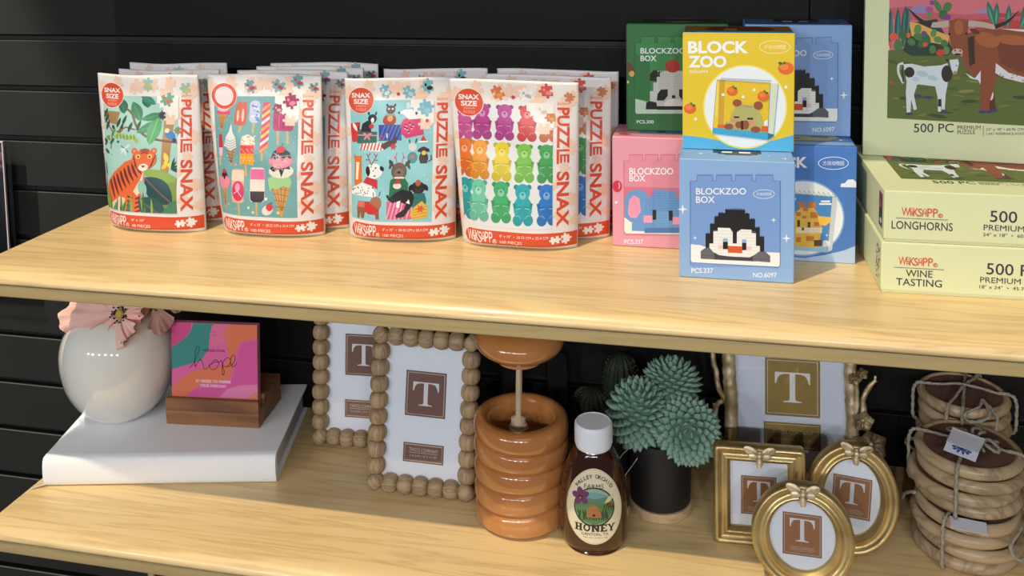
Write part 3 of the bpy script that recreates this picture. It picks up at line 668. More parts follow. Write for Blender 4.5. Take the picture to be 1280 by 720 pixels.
    S.poly([(555, 345), (600, 372), (625, 340), (640, 300), (690, 335), (670, 360), (640, 330), (625, 400), (616, 380), (580, 372)], (222, 220, 226)); S.poly([(700, 300), (760, 345), (830, 365), (900, 372), (900, 396), (820, 390), (740, 370), (695, 345)], (222, 220, 226))
    random.seed(5)
    for k in range(30): S.ell(random.uniform(720, 890), random.uniform(350, 388), 5, 2, br, random.random() * 3, 7)
    S.poly([(690, 420), (700, 520), (670, 520), (665, 420)], dbr); S.ell(677, 450, 12, 26, (216, 214, 220)); S.poly([(628, 300), (700, 310), (690, 420), (660, 520), (628, 525)], br)
    for (x, y) in ((635, 530), (668, 530), (690, 524), (455, 530), (290, 540), (330, 455), (380, 462)): S.ell(x, y, 18, 8, (66, 56, 110), 0, 10)
    S.poly([(478, 100), (520, 88), (575, 96), (566, 160), (556, 230), (530, 264), (506, 262), (494, 235), (476, 160)], br); S.ell(524, 130, 22, 36, lb); S.ell(517, 246, 26, 15, (206, 178, 160)); S.ell(507, 240, 4, 4, (40, 24, 22)); S.ell(531, 242, 4, 4, (40, 24, 22)); S.ell(519, 258, 16, 5, (50, 34, 34)); S.circ(481, 162, 6, (24, 16, 14)); S.circ(560, 160, 6, (24, 16, 14))
    S.leaf(575, 138, 625, 160, 22, dbr)
    S.line([(478, 112), (430, 118), (385, 116), (340, 92), (286, 42)], lambda q: 30 * (1 - q) ** .5 + 2, (190, 170, 156), smooth=5); S.line([(395, 120), (345, 98), (286, 42)], lambda q: 26 * (1 - q) ** .7 + 2, (40, 30, 34), smooth=5)
    S.line([(570, 112), (640, 118), (700, 128), (750, 105), (812, 50)], lambda q: 28 * (1 - q) ** .5 + 2, (190, 170, 156), smooth=5); S.line([(695, 128), (750, 106), (812, 50)], lambda q: 22 * (1 - q) ** .7 + 2, (40, 30, 34), smooth=5)
    S.poly([(720, 136), (834, 140), (900, 150), (900, 158), (800, 148)], (222, 214, 206))
t = flat_box('pale green jigsaw box lying at bottom of the stack, wine title', ZU + 0.0002, ('WINE', 'TASTING'))
t = flat_box('pale green jigsaw box lying flat in the middle, cattle title', ZU + 0.0528, ('LONGHORNS',), x=0.8385, y=-0.2175)
UQ = [(1081.1, 21.5), (1330.9, 25.1), (1324.3, 208.7), (1078.0, 193.8)]
def cattle_sheet():
    S = Sheet(); S.px(UQ, (0, 0, 200, 160), 3.79, 1060, 0)
    longhorn(S)
    # keep the picture within its printed window
    win = (25.5, 31.5, 275, 190)
    it2 = []
    for (V, T, c, L, bb, p) in S.items:
        V2 = []; T2 = []
        for tr in T:
            q = clip_poly([V[i] for i in tr], win)
            if len(q) >= 3: k = len(V2); V2 += q; T2 += [(k, k + j, k + j + 1) for j in range(1, len(q) - 1)]
        if T2: it2.append((V2, T2, c, L, bb, p))
    S.items = it2
    return S
S = cattle_sheet(); S.part = 'lettering'
S.text('500 PC', 312, 628, 42, INKC, w=188, bold=.004); S.text('PREMIUM', 518, 614, 18, INKC, w=110, bold=.004); S.text('PUZZLE', 518, 636, 18, INKC, w=84, bold=.004)
S.line([(641, 596), (641, 648)], 3, (190, 120, 70)); S.text('24" x 18" \u2022 60.96 CM x 45.72 CM', 654, 620, 13, INKC, w=280); S.text('1 ART REFERENCE POSTER INCLUDED', 654, 640, 11, INKC, w=280)
items_up = S.items
t = thing('jigsaw_box', 'large pale green jigsaw box standing upright on the stack, cattle picture', 'puzzle box', (0.840, -0.067, ZU + 0.1052), (0, 0, -0.124), 'pale green jigsaw puzzle boxes')
obj('lid', box(0, 0.30, 0, 0.049, 0.0003, 0.205, 0.0012, 2), green_m, t); obj('base_tray', box(0.0012, 0.2988, 0.044, 0.0512, 0.0012, 0.2038), green_m, t)
S.build(t, lambda u, v, h: (u / 1000, -h, v / 1000), ink_matte)
# the same picture printed on the top of the lying box
S2 = Sheet(); S2.items = [i for i in items_up]
lb = [o for o in bpy.data.objects if o.get('label', '').startswith('pale green jigsaw box lying flat')][0]
S2.build(lb, lambda u, v, h: (u / 1000, v / 1000 + 0.004, 0.0522 + h), ink_matte)
# ------------------------------------------------------------------ stand-up puzzle pouches
foil = mat('pouch_film', (226, 220, 218), rough=0.36, coat=0.15, bump=0.12, bscale=45, var=0.03, vscale=12)
ink_foil = ink_mat('pouch_ink', 0.42, 0.08, 0.14)
PW, PH = 137.0, 196.0
PEACH = (236, 202, 182); ORED = (216, 76, 44); PWHITE = (238, 234, 230)
def pouch_surf(wt, wb, xt, yt, bulge, seed, H=0.196, fold=0.0):
    rs = random.Random(seed); ph = [rs.uniform(0, 6) for _ in range(6)]
    def f(u, v, h, side=-1):
        s = u / PW; q = v / PH
        wd = wb + (wt - wb) * min(1, max(q, 0)) ** 0.8
        x = (s - 0.5) * wd + xt * q
        e = max(0.0, 1 - abs(2 * s - 1) ** 3.0)
        g = max(0.0, cos(pi / 2 * min(1.0, max(q, 0) / 0.9))) ** 1.1
        lip = max(0, 1 - q / 0.035) * 0.35                      # bottom seam tucks back
        t = bulge * e ** 0.8 * g * (1 - lip) + 0.0014
        t += e * 0.0011 * (sin(9 * s + ph[0] + 5 * q) * sin(7 * q + ph[1]) + 0.5 * sin(21 * q + 6 * s + ph[2]))
        t = t if side < 0 else 0.0014 + (t - 0.0014) * 0.30
        y = side * t + yt * q * q + 0.0022 * sin(3.2 * pi * s + ph[3]) * q * q * q
        z = q * H - fold * max(0, q - 0.9) * abs(s) * 0.0
        z += 0.0012 * sin(5 * s + ph[4]) * (q ** 6)
        return Vector((x, y + side * h, z))
    return f
def pouch_body(f):
    bm = bmesh.new(); nu, nv = 44, 58; F = []; B = []
    def grid(side):
        return [[bm.verts.new(f(PW * i / nu, PH * j / nv, 0, side)) for i in range(nu + 1)] for j in range(nv + 1)]
    F, B = grid(-1), grid(1)
    for G in (F, B):
        for j in range(nv):
            for i in range(nu): bm.faces.new((G[j][i], G[j][i + 1], G[j + 1][i + 1], G[j + 1][i]))
    for i in range(nu): bm.faces.new((F[0][i], F[0][i + 1], B[0][i + 1], B[0][i])); bm.faces.new((F[nv][i], F[nv][i + 1], B[nv][i + 1], B[nv][i]))
    for j in range(nv): bm.faces.new((F[j][0], F[j + 1][0], B[j + 1][0], B[j][0])); bm.faces.new((F[j][nu], F[j + 1][nu], B[j + 1][nu], B[j][nu]))
    return bm
AW = (6.5, 26, 110.5, 169)                              # picture window in pouch millimetres
def pouch_template(S, pieces, badge=True, size2='100 PIECES', size1='8" x 10"  \u2022  20.32 CM x 25.4 CM', w1=56):
    S.mm(); S.clip = (0.3, 1, 136.7, 195); S.part = 'lettering'
    # pale stripes and pastel pieces
    S.part = 'border_print'
    random.seed(11)
    for (x, y, s_, r, tb) in ((6, 178, 13, .1, (1, -1, 1, 1)), (60, 184, 15, .0, (1, 1, -1, 1)), (76, 184, 13, .1, (1, -1, 0, 1)), (52, 178, 11, .5, (-1, 1, 1, 1)), (94, 176, 14, .7, (1, 1, -1, 1)), (100, 187, 11, .9, (1, -1, 1, 1)), (122, 168, 14, .2, (1, 1, 1, -1)), (132, 178, 12, .1, (1, 0, 1, 1)), (113, 150, 10, 0, (1, 1, 0, 1)), (130, 120, 12, .1, (1, -1, 1, 1)), (112, 78, 9, 0, (1, 1, -1, 1)), (130, 60, 11, .1, (1, 1, 1, 1)), (122, 96, 9, 0, (1, 1, 1, -1)), (3, 130, 7, 0, (1, 1, 1, 1)), (2, 96, 7, 0, (1, 1, 1, 1)), (3, 60, 8, 0, (1, -1, 1, 1)), (3, 34, 7, 0, (1, 1, 1, 1)), (134, 34, 9, 0, (1, 1, 1, 1)), (70, 2, 7, 0, (1, 1, 1, 1)), (24, 3, 7, 0, (1, 1, 1, 1)), (118, 42, 10, .3, (1, 1, 1, 1)), (30, 186, 12, .3, (1, -1, 1, 1))):
        S.jig(x, y, s_, r, PEACH, tb)
    S.part = 'picture'
def pouch_finish(S, pieces, badge, size1, w1, size2):
    S.mm(); S.clip = None
    # jigsaw gap in the picture's top right corner
    S.part = 'border_print'
    S.clip = (AW[0], AW[1], 137, 195)
    S.poly([(82, 170), (82, 161), (86, 160), (86, 154), (90, 156), (92, 154), (89, 151), (92, 148), (96, 150), (96, 142), (104, 142), (106, 138), (109, 142), (111.5, 142), (111.5, 170)], PWHITE)
    S.circ(86, 163, 2.4, PWHITE); S.jig(101, 141, 12, 0, PEACH, (0, 1, -1, 1))
    S.clip = None
    for (x, y, s_, r, tb, c1, c2) in pieces:
        S.jig(x, y, s_, r, c1, tb)
        if c2: S.ell(x + s_ * .15, y - s_ * .2, s_ * .3, s_ * .2, c2, r); S.ell(x - s_ * .25, y + s_ * .1, s_ * .12, s_ * .16, c2, r)
    S.part = 'brand_band'
    P = [(137, 4), (137, 21)]
    S.poly([(136.6, 4.5), (136.6, 21), (13, 22), (8.5, 19), (6.5, 13), (8.5, 7.5), (13, 4.6)], ORED)
    logo(S, 10, 6.0, 37, 14, PWHITE)
    S.text(size1, 50, 14.6, 3.2, PWHITE, w=w1); S.text(size2, 50, 7.4, 3.4, PWHITE, w=26)
    S.jig(113.5, 13, 8.6, .12, PWHITE, (-1, 1, -1, 1)); S.jig(124.5, 13.8, 8.6, .12, PWHITE, (1, 1, 1, -1)); S.jig(124.5, 13.8, 3, .12, PWHITE, (0, 0, 0, 0))
    S.part = 'lettering'
    def down(tx, x0, y0, ln, hh, b): S.text(tx, x0, y0, hh, ORED, w=ln, bold=b, rot=-pi / 2)
    down('PUZZ', 114.6, 166, 47, 13.2, .03)
    S.line([(127.8, 116.5), (115.8, 116.5), (115.8, 101)], 2.4, ORED); 
    for yy in (0,): S.line([(126.6, 102), (126.6, 111), (119.2, 111), (119.2, 102)], 2.2, ORED); S.line([(123, 111), (123, 103)], 2.0, ORED)
    down('SNAX', 114.6, 92, 64, 13.2, .03)
    S.text('JIGSAW', 115, 168.6, 3.0, ORED, w=13)
    S.part = 'size_badge'
    if badge:
        S.circ(20, 169, 16.4, PWHITE, 40); S.circ(20, 169, 15.7, ORED, 40)
        S.text('SNAX', 20, 172.2, 6.0, PWHITE, w=23, bold=.03, align=.5); S.text('SIZE', 20, 164.6, 6.0, PWHITE, w=18, bold=.03, align=.5)
        S.text('JIGSAW', 20, 160.4, 3.0, (240, 190, 170), w=13, align=.5); S.text('PUZZLE', 20, 156.4, 3.0, (240, 190, 170), w=13, align=.5)
    else:
        S.circ(20, 169, 16.4, PWHITE, 40); S.circ(20, 169, 15.8, ORED, 40); S.circ(20, 169, 11.8, (228, 214, 218), 40)
        S.arctext('PUZZLE FOR TWO', 20, 169.0, 12.9, radians(150), radians(30), 1.6, (236, 170, 150)); S.arctext('PIECES INSIDE BAG', 20, 169.0, 14.6, radians(200), radians(340), 1.5, (236, 170, 150))
def sh(c, k): return tuple(int(max(0, min(255, x * k))) for x in c)

def art_tiger(S):
    S.px([(322, 165), (617, 168), (620, 578), (378, 555)], AW, 1, 0, 0); S.clip = AW
    S.poly([(250, 100), (700, 100), (700, 640), (250, 640)], (166, 208, 200))
    S.poly([(330, 230), (400, 232), (392, 282), (362, 276)], (160, 126, 84)); S.poly([(566, 260), (606, 250), (598, 360), (592, 470), (566, 470)], (176, 136, 84))
    S.line([(400, 210), (440, 235), (470, 290), (520, 330), (640, 352)], 8, (132, 84, 72), smooth=6); S.line([(395, 310), (430, 290), (465, 300)], 5, (140, 90, 70)); S.line([(340, 260), (380, 310), (378, 370)], 5, (150, 96, 70))
    g1, g2, g3, g4 = (66, 138, 96), (44, 104, 76), (96, 168, 112), (54, 78, 58)
    for a in ((400, 180, 415, 240, 34, g2), (440, 190, 480, 268, 40, (60, 128, 88)), (490, 160, 500, 215, 40, g2), (560, 270, 470, 310, 36, g1), (545, 245, 520, 355, 50, g3), (560, 240, 480, 262, 30, g1), (470, 165, 530, 200, 30, (60, 130, 110))): S.leaf(*a, rib=sh(a[5], 1.25))
    for (x, y) in ((395, 280), (415, 270), (408, 300), (440, 296), (345, 265), (352, 290), (470, 290), (338, 245)): S.leaf(x, y + 14, x + 10, y - 26, 12, g4)
    for k in range(16):
        random.seed(40 + k); x, y = random.uniform(345, 410), random.uniform(300, 400); S.leaf(x, y, x + random.uniform(-24, 24), y + random.uniform(-30, 16), 11, random.choice([g4, g2, (180, 96, 60), g1, (120, 150, 70)]))
    S.line([(390, 330), (405, 318), (425, 325), (440, 330), (462, 328), (478, 345)], 12, (170, 190, 70), smooth=5)
    for k in range(6): S.line([(398 + 13 * k, 318), (402 + 13 * k, 334)], 3, (96, 130, 60))
    S.line([(418, 358), (448, 380)], 3, (60, 90, 140)); S.leaf(434, 368, 452, 352, 8, (222, 232, 236)); S.leaf(434, 368, 420, 386, 8, (222, 232, 236)); S.leaf(434, 368, 412, 372, 7, (222, 232, 236)); S.leaf(434, 368, 440, 392, 7, (222, 232, 236))
    S.ell(592, 320, 22, 14, (66, 128, 190), .6); S.circ(580, 304, 9, (240, 224, 180)); S.circ(608, 340, 8, (40, 60, 110))
    for k in range(8): random.seed(k); S.leaf(588, 420, 588 + random.uniform(-26, 34), 420 + random.uniform(-46, 30), 14, random.choice([(240, 196, 60), (226, 220, 90), (250, 214, 90)]))
    for k in range(5): S.leaf(600, 440, 612 + 6 * k, 400 + 14 * k, 7, (30, 80, 66))
    S.poly([(530, 470), (640, 470), (640, 600), (560, 600)], (126, 152, 70)); S.leaf(500, 440, 628, 480, 36, (140, 170, 76))
    # tiger
    og = (226, 106, 58); st = (110, 46, 44)
    S.poly([(374, 520), (378, 480), (400, 448), (440, 412), (478, 398), (510, 412), (514, 470), (506, 500), (510, 590), (455, 590), (452, 560), (380, 560)], og)
    S.poly([(478, 505), (500, 470), (512, 440), (508, 500), (492, 520)], (240, 216, 196)); S.poly([(400, 540), (430, 520), (450, 525), (452, 560), (402, 560)], (236, 200, 176))
    for k in range(8):
        x = 388 + 13 * k; y = 468 - 9 * k; S.line([(x, y), (x + 10, y + 26), (x + 26, y + 60 - 2 * k)], lambda q: 9 * sin(pi * min(1, q * .8 + .15)), st, smooth=3)
    for k in range(5): S.line([(458, 520 + 13 * k), (476, 524 + 13 * k)], 5, st); S.line([(486, 528 + 13 * k), (504, 522 + 13 * k)], 5, st)
    S.circ(470, 376, 11, og); S.circ(540, 376, 11, og); S.circ(470, 376, 5, (240, 150, 130)); S.circ(540, 376, 5, (240, 150, 130))
    S.ell(508, 404, 44, 34, og); S.ell(508, 430, 17, 12, (244, 224, 210)); S.ell(486, 394, 9, 8, (240, 190, 110)); S.ell(528, 394, 9, 8, (240, 190, 110)); S.circ(487, 395, 3.4, (50, 30, 30)); S.circ(527, 395, 3.4, (50, 30, 30))
    S.poly([(500, 424), (516, 424), (508, 432)], (120, 50, 50))
    for k in range(4): S.line([(468 + 3 * k, 388 + 11 * k), (478 + 3 * k, 412 + 7 * k)], 3, st); S.line([(548 - 3 * k, 388 + 11 * k), (538 - 3 * k, 412 + 7 * k)], 3, st)
    for k in range(3): S.line([(492 + 2 * k, 372 + 6 * k), (508, 368 + 6 * k), (524 - 2 * k, 372 + 6 * k)], 3, st)
    dt = (38, 76, 80)
    S.leaf(516, 462, 608, 548, 70, dt, rib=(120, 90, 96)); S.leaf(495, 528, 590, 590, 66, (44, 88, 90), rib=(110, 100, 96)); S.poly([(560, 590), (600, 545), (640, 530), (640, 600)], (70, 128, 100)); S.leaf(500, 470, 520, 524, 30, (150, 196, 180))
    for k in range(22): random.seed(80 + k); x = random.uniform(372, 560); S.leaf(x, 592, x + random.uniform(-20, 16), 592 - random.uniform(40, 86), 8, random.choice([(90, 140, 70), (60, 110, 60), (140, 170, 84), (60, 120, 96)]))
    S.leaf(352, 480, 400, 566, 22, (116, 168, 70)); S.leaf(350, 430, 372, 500, 12, (60, 130, 130)); S.leaf(350, 400, 372, 460, 10, (60, 130, 130))

def cone(S, x, y0, y1, w, c1, c2): 
    S.poly([(x - w / 2, y0), (x + w / 2, y0), (x + w * .04, y1), (x - w * .04, y1)], c1)
    for k in range(4): S.line([(x - w / 2 + w * k / 4, y0), (x - w * .02 + w * .12 * k / 4, y0 + (y1 - y0) * .8)], 1.6, c2); S.line([(x - w * .42 + w * k * .05, y0 + (y1 - y0) * (.08 + .2 * k)), (x + w * .42 - w * k * .08, y0 + (y1 - y0) * (.2 + .17 * k))], 1.6, c2)
def art_ice(S):
    S.px([(62, 170), (400, 172), (398, 608), (98, 600)], AW, 1, 0, 0); S.clip = AW
    bgc = (110, 164, 168)
    S.poly([(20, 120), (440, 120), (440, 660), (20, 660)], bgc)
    random.seed(21)
    for k in range(90): S.circ(random.uniform(70, 398), random.uniform(178, 600), random.uniform(1.2, 2.6), random.choice([(196, 222, 222), (220, 232, 232), (160, 200, 200)]), 6)
    for (x, y) in ((165, 430), (262, 355), (268, 380), (330, 590), (218, 575), (235, 590), (285, 545)): S.circ(x, y, 5, random.choice([(236, 220, 110), (240, 150, 160), (246, 240, 236)]), 8)
    stick = (206, 170, 104)
    for P in ([(180, 280), (176, 312)], [(230, 262), (228, 316)], [(268, 372), (268, 414)], [(322, 300), (325, 356)], [(358, 300), (362, 354)], [(205, 430), (208, 470)], [(178, 540), (180, 602)], [(248, 550), (249, 600)], [(100, 400), (98, 438)]): S.line(P, 8, stick)
    cone(S, 102, 250, 312, 34, (206, 150, 80), (160, 106, 56)); S.ell(106, 236, 28, 14, (214, 74, 120)); S.ell(104, 224, 24, 10, (232, 180, 190)); S.rect(84, 244, 124, 256, (190, 140, 90))
    S.poly([(160, 205), (168, 192), (180, 190), (182, 206), (188, 190), (198, 196), (202, 230), (200, 280), (176, 288), (152, 280), (152, 240)], (208, 86, 52)); S.ell(166, 248, 5, 22, (236, 190, 180)); S.ell(186, 246, 5, 26, (236, 190, 180))
    S.rrect(211, 188, 252, 276, 18, (190, 196, 226)); random.seed(2)
    for k in range(26): S.circ(random.uniform(216, 248), random.uniform(194, 270), 4, random.choice([(70, 110, 190), (232, 196, 214), (96, 140, 210), (224, 228, 240)]), 8)
    S.poly([(262, 196), (288, 194), (292, 240), (286, 360), (272, 386), (258, 376), (260, 280)], (226, 60, 120))
    for k in range(7): S.poly([(260, 220 + 26 * k), (290, 196 + 26 * k), (290, 208 + 26 * k), (260, 232 + 26 * k)], ((240, 160, 50), (246, 214, 70), (240, 230, 220))[k % 3])
    S.rrect(303, 240, 382, 306, 12, (178, 44, 104)); S.rect(303, 236, 382, 262, (178, 44, 104)); S.line([(326, 250), (326, 290)], 3, (214, 110, 160)); S.line([(356, 250), (356, 290)], 3, (214, 110, 160)); S.rect(340, 240, 345, 300, (150, 34, 90))
    S.poly([(305, 200), (330, 196), (333, 240), (305, 240)], (150, 34, 64))
    for k in range(10): S.circ(308 + (k * 7) % 22, 204 + (k * 11) % 36, 2, (236, 170, 190), 6)
    cone(S, 146, 375, 436, 40, (190, 156, 110), (110, 86, 66)); S.poly([(115, 365), (122, 330), (134, 310), (142, 278), (150, 312), (164, 335), (168, 368), (146, 384)], (226, 226, 226))
    for k in range(5): S.line([(118, 338 + 9 * k), (140, 346 + 9 * k), (166, 334 + 9 * k)], 1.8, (120, 124, 130), smooth=3)
    S.poly([(184, 350), (190, 326), (210, 318), (236, 330), (240, 352), (236, 430), (182, 426)], (226, 220, 206)); random.seed(6)
    for k in range(24): S.circ(random.uniform(188, 238), random.uniform(324, 360), 3, random.choice([(200, 150, 110), (244, 240, 232), (230, 140, 120)]), 6)
    S.rect(184, 358, 238, 392, (220, 60, 60)); S.rect(184, 388, 238, 428, (236, 158, 50)); 
    for k in range(8): S.circ(190 + 6.5 * k, 374 + (k % 3) * 6, 4, (240, 130, 120), 7); S.circ(190 + 6.5 * k, 404 + (k % 2) * 10, 4, (246, 196, 90), 7)
    S.poly([(92, 322), (104, 322), (110, 360), (108, 402), (92, 400)], (200, 46, 74)); S.poly([(92, 372), (110, 372), (108, 402), (94, 402)], (226, 190, 214))
    # big sundae cone
    cone(S, 342, 495, 604, 76, (206, 152, 84), (130, 84, 44)); S.poly([(296, 500), (292, 476), (310, 466), (370, 462), (382, 490), (372, 508), (350, 500), (330, 512), (310, 508), (300, 520)], (160, 206, 140)); S.ell(342, 450, 46, 24, (228, 222, 208)); S.poly([(300, 440), (320, 425), (372, 425), (376, 444), (356, 440), (344, 470), (334, 442), (314, 452)], (34, 26, 30)); S.ell(340, 415, 44, 24, (232, 130, 150)); S.poly([(302, 404), (312, 380), (340, 364), (372, 384), (378, 408), (360, 398), (350, 414), (334, 400), (318, 412)], (40, 28, 34)); S.ell(338, 373, 16, 12, (214, 44, 50)); S.line([(338, 364), (346, 350)], 2, (80, 120, 60))
    random.seed(8)
    for k in range(24): S.line([(random.uniform(306, 374), random.uniform(380, 450)), (random.uniform(306, 374), random.uniform(380, 450))], 1.1, (236, 200, 206))
    cone(S, 120, 505, 588, 28, (212, 166, 96), (160, 110, 60)); S.ell(120, 490, 25, 26, (232, 136, 164)); S.poly([(104, 480), (110, 460), (126, 455), (138, 476), (128, 470), (120, 486), (112, 472)], (56, 30, 44)); S.circ(118, 455, 8, (206, 46, 64))
    S.rrect(152, 446, 200, 560, 10, (232, 168, 150)); S.rect(152, 450, 200, 486, (236, 206, 180)); S.ell(178, 520, 24, 34, (206, 54, 96)); S.ell(176, 508, 10, 14, (240, 150, 180)); S.line([(160, 530), (176, 520), (192, 540)], 3, (246, 190, 206))
    S.rrect(224, 438, 280, 556, 10, (226, 218, 206)); S.rect(225, 444, 279, 480, (226, 108, 160)); S.poly([(225, 520), (279, 520), (278, 548), (268, 556), (236, 556), (226, 548)], (58, 42, 52))
    S.ell(290, 582, 22, 16, (226, 216, 214), -.4); S.ell(298, 572, 13, 13, (214, 60, 66)); S.leaf(296, 562, 310, 556, 6, (70, 120, 60))

def dog(S, x, y, s, body, head, kind=0):
    """small seated dog: feet at x,y, height s"""
    S.ell(x, y - s * .25, s * .22, s * .27, body); S.ell(x - s * .1, y - s * .04, s * .08, s * .06, body); S.ell(x + s * .1, y - s * .04, s * .08, s * .06, body)
    S.ell(x, y - s * .62, s * .2, s * .17, head)
    S.leaf(x - s * .14, y - s * .72, x - s * .27, y - s * .52, s * .13, sh(head, .6)); S.leaf(x + s * .14, y - s * .72, x + s * .27, y - s * .52, s * .13, sh(head, .6))
    S.ell(x, y - s * .56, s * .09, s * .07, sh(head, 1.35)); S.ell(x, y - s * .6, s * .035, s * .025, (24, 20, 20)); S.circ(x - s * .07, y - s * .67, s * .02, (20, 16, 16), 6); S.circ(x + s * .07, y - s * .67, s * .02, (20, 16, 16), 6)
def art_dogs(S):
    S.px([(62, 168), (372, 168), (360, 598), (90, 588)], AW, 1, 0, 0); S.clip = AW
    S.poly([(20, 120), (440, 120), (440, 660), (20, 660)], (140, 200, 210)); random.seed(31)
    for k in range(70): S.circ(random.uniform(70, 365), random.uniform(175, 590), random.uniform(1, 2), (206, 230, 236), 6)
    RD, TQ, BLU, PK = (204, 50, 52), (44, 112, 112), (42, 66, 150), (206, 44, 104)
    S.poly([(66, 262), (104, 254), (100, 330), (78, 332)], RD); S.leaf(76, 258, 94, 290, 12, (240, 236, 236))
    S.rect(97, 290, 168, 335, (36, 102, 92)); S.line([(97, 304), (168, 304)], 5, (214, 130, 150)); S.leaf(132, 304, 116, 296, 8, (232, 130, 150)); S.leaf(132, 304, 150, 296, 8, (232, 130, 150)); S.leaf(132, 304, 122, 322, 7, (232, 130, 150)); S.leaf(132, 304, 144, 322, 7, (232, 130, 150))
    S.poly([(108, 290), (112, 262), (130, 248), (144, 252), (146, 292)], (26, 26, 32)); S.ell(148, 240, 16, 17, (26, 26, 32)); S.ell(149, 246, 6, 10, (236, 236, 236)); S.circ(146, 270, 9, (200, 50, 50)); S.leaf(136, 228, 132, 212, 7, (26, 26, 32)); S.leaf(158, 228, 162, 212, 7, (26, 26, 32)); S.line([(112, 290), (98, 282), (100, 270)], 4, (26, 26, 32))
    S.ell(210, 246, 24, 24, (168, 44, 44)); S.ell(212, 240, 10, 12, (222, 160, 60)); S.ell(212, 206, 17, 17, (86, 66, 64)); S.leaf(202, 198, 196, 182, 9, (66, 52, 52)); S.leaf(222, 198, 230, 182, 9, (66, 52, 52)); S.ell(205, 203, 4, 3, (236, 230, 226)); S.ell(219, 203, 4, 3, (236, 230, 226)); S.rect(196, 222, 228, 230, (150, 146, 150))
    S.poly([(172, 264), (254, 264), (256, 322), (176, 324)], BLU)
    for k in range(6): S.line([(176 + 14 * k, 322), (196 + 14 * k, 266)], 4, (96, 120, 196))
    S.poly([(252, 262), (276, 240), (330, 240), (336, 300), (272, 314), (254, 296)], PK); S.ell(278, 268, 26, 30, (214, 56, 112))
    for (a, b) in ((266, 262), (280, 256), (270, 276), (286, 272), (276, 288), (262, 272), (292, 262)): S.leaf(a, b, a + 9, b + 4, 5, (40, 20, 40)); S.leaf(a + 2, b + 6, a + 9, b + 8, 4, (246, 200, 214))
    S.poly([(243, 218), (262, 206), (290, 204), (312, 220), (330, 240), (280, 244), (262, 226)], (232, 234, 238)); S.circ(243, 218, 4, (20, 20, 24)); S.poly([(270, 180), (280, 176), (286, 200), (270, 202)], (206, 222, 230)); S.leaf(296, 200, 330, 210, 14, RD); S.leaf(304, 214, 316, 236, 9, (40, 50, 60))
    S.poly([(106, 350), (120, 334), (176, 330), (198, 340), (196, 356), (180, 362), (120, 358)], (236, 230, 228))
    for k in range(7): S.line([(118 + 12 * k, 332), (112 + 12 * k, 358)], 5, RD)
    S.poly([(182, 340), (204, 326), (228, 318), (236, 300), (240, 330), (214, 344), (196, 356)], (78, 44, 40)); S.line([(186, 322), (178, 312), (190, 306)], 4, RD); S.line([(204, 312), (204, 296)], 4, (236, 236, 240))
    for k in range(6): S.leaf(228, 344, 228 + 13 * cos(k * pi / 3), 344 + 13 * sin(k * pi / 3), 6, RD)
    S.ell(296, 384, 18, 20, (66, 140, 140)); S.ell(296, 346, 14, 15, (210, 214, 216)); S.leaf(286, 334, 284, 316, 6, (76, 80, 84)); S.leaf(306, 334, 312, 312, 6, (76, 80, 84)); S.circ(296, 380, 6, (220, 90, 80))
    dog(S, 335, 404, 74, (64, 44, 40), (64, 44, 40)); S.poly([(322, 326), (334, 302), (346, 324)], RD); S.rect(318, 324, 350, 330, (238, 238, 238)); S.circ(336, 368, 8, (226, 200, 70)); S.line([(350, 400), (362, 392), (360, 376)], 4, (64, 44, 40))
    # fox cat and dalmatian
    S.poly([(94, 470), (92, 410), (88, 380), (118, 380), (120, 420), (124, 470), (112, 500), (100, 498)], (222, 116, 42)); S.poly([(98, 402), (110, 402), (108, 462), (100, 462)], (240, 232, 222)); S.leaf(92, 390, 90, 376, 8, (222, 116, 42)); S.leaf(112, 390, 116, 376, 8, (222, 116, 42))
    S.poly([(84, 506), (92, 488), (124, 470), (160, 480), (174, 500), (176, 516), (88, 512)], (236, 236, 236)); S.ell(164, 430, 30, 26, (238, 238, 238)); S.leaf(140, 412, 146, 450, 16, (26, 26, 30)); S.leaf(186, 412, 198, 430, 14, (26, 26, 30)); S.poly([(128, 470), (140, 450), (178, 460), (180, 492), (160, 480)], (196, 44, 48))
    random.seed(9)
    for k in range(22): S.circ(random.uniform(90, 172), random.uniform(484, 512), 2.2, (30, 30, 34), 6); 
    for k in range(9): S.circ(random.uniform(146, 186), random.uniform(415, 450), 2.4, (30, 30, 34), 6)
    for sx in (-1, 1): S.line([(155, 410), (155 + sx * 12, 385), (155 + sx * 20, 370)], 3, (150, 60, 50)); S.line([(155 + sx * 10, 392), (155 + sx * 22, 392)], 3, (150, 60, 50)); S.line([(155 + sx * 14, 380), (155 + sx * 6, 368)], 3, (150, 60, 50))
    # terrier in green
    S.poly([(218, 520), (222, 462), (240, 448), (268, 448), (284, 470), (282, 520)], (42, 112, 76)); S.ell(252, 430, 27, 30, (104, 82, 72)); S.ell(252, 436, 18, 16, (128, 106, 94)); S.ell(252, 434, 6, 4, (20, 18, 18)); S.leaf(232, 414, 216, 390, 14, (58, 48, 46)); S.leaf(272, 414, 290, 392, 14, (58, 48, 46)); S.leaf(226, 400, 218, 424, 10, (70, 58, 54)); S.leaf(278, 400, 290, 424, 10, (70, 58, 54))
    for sx in (-1, 1): S.line([(252 + sx * 8, 404), (252 + sx * 14, 380), (252 + sx * 10, 366)], 3, (210, 60, 70)); S.line([(252 + sx * 12, 388), (252 + sx * 20, 380)], 3, (210, 60, 70))
    S.ell(246, 480, 14, 10, (238, 226, 222)); S.poly([(234, 474), (248, 456), (258, 472)], (206, 50, 50)); S.rect(236, 449, 270, 455, (232, 224, 224))
    dog(S, 318, 560, 120, TQ, (50, 34, 34)); S.rect(298, 505, 340, 560, TQ); S.ell(318, 470, 9, 11, (176, 96, 52))
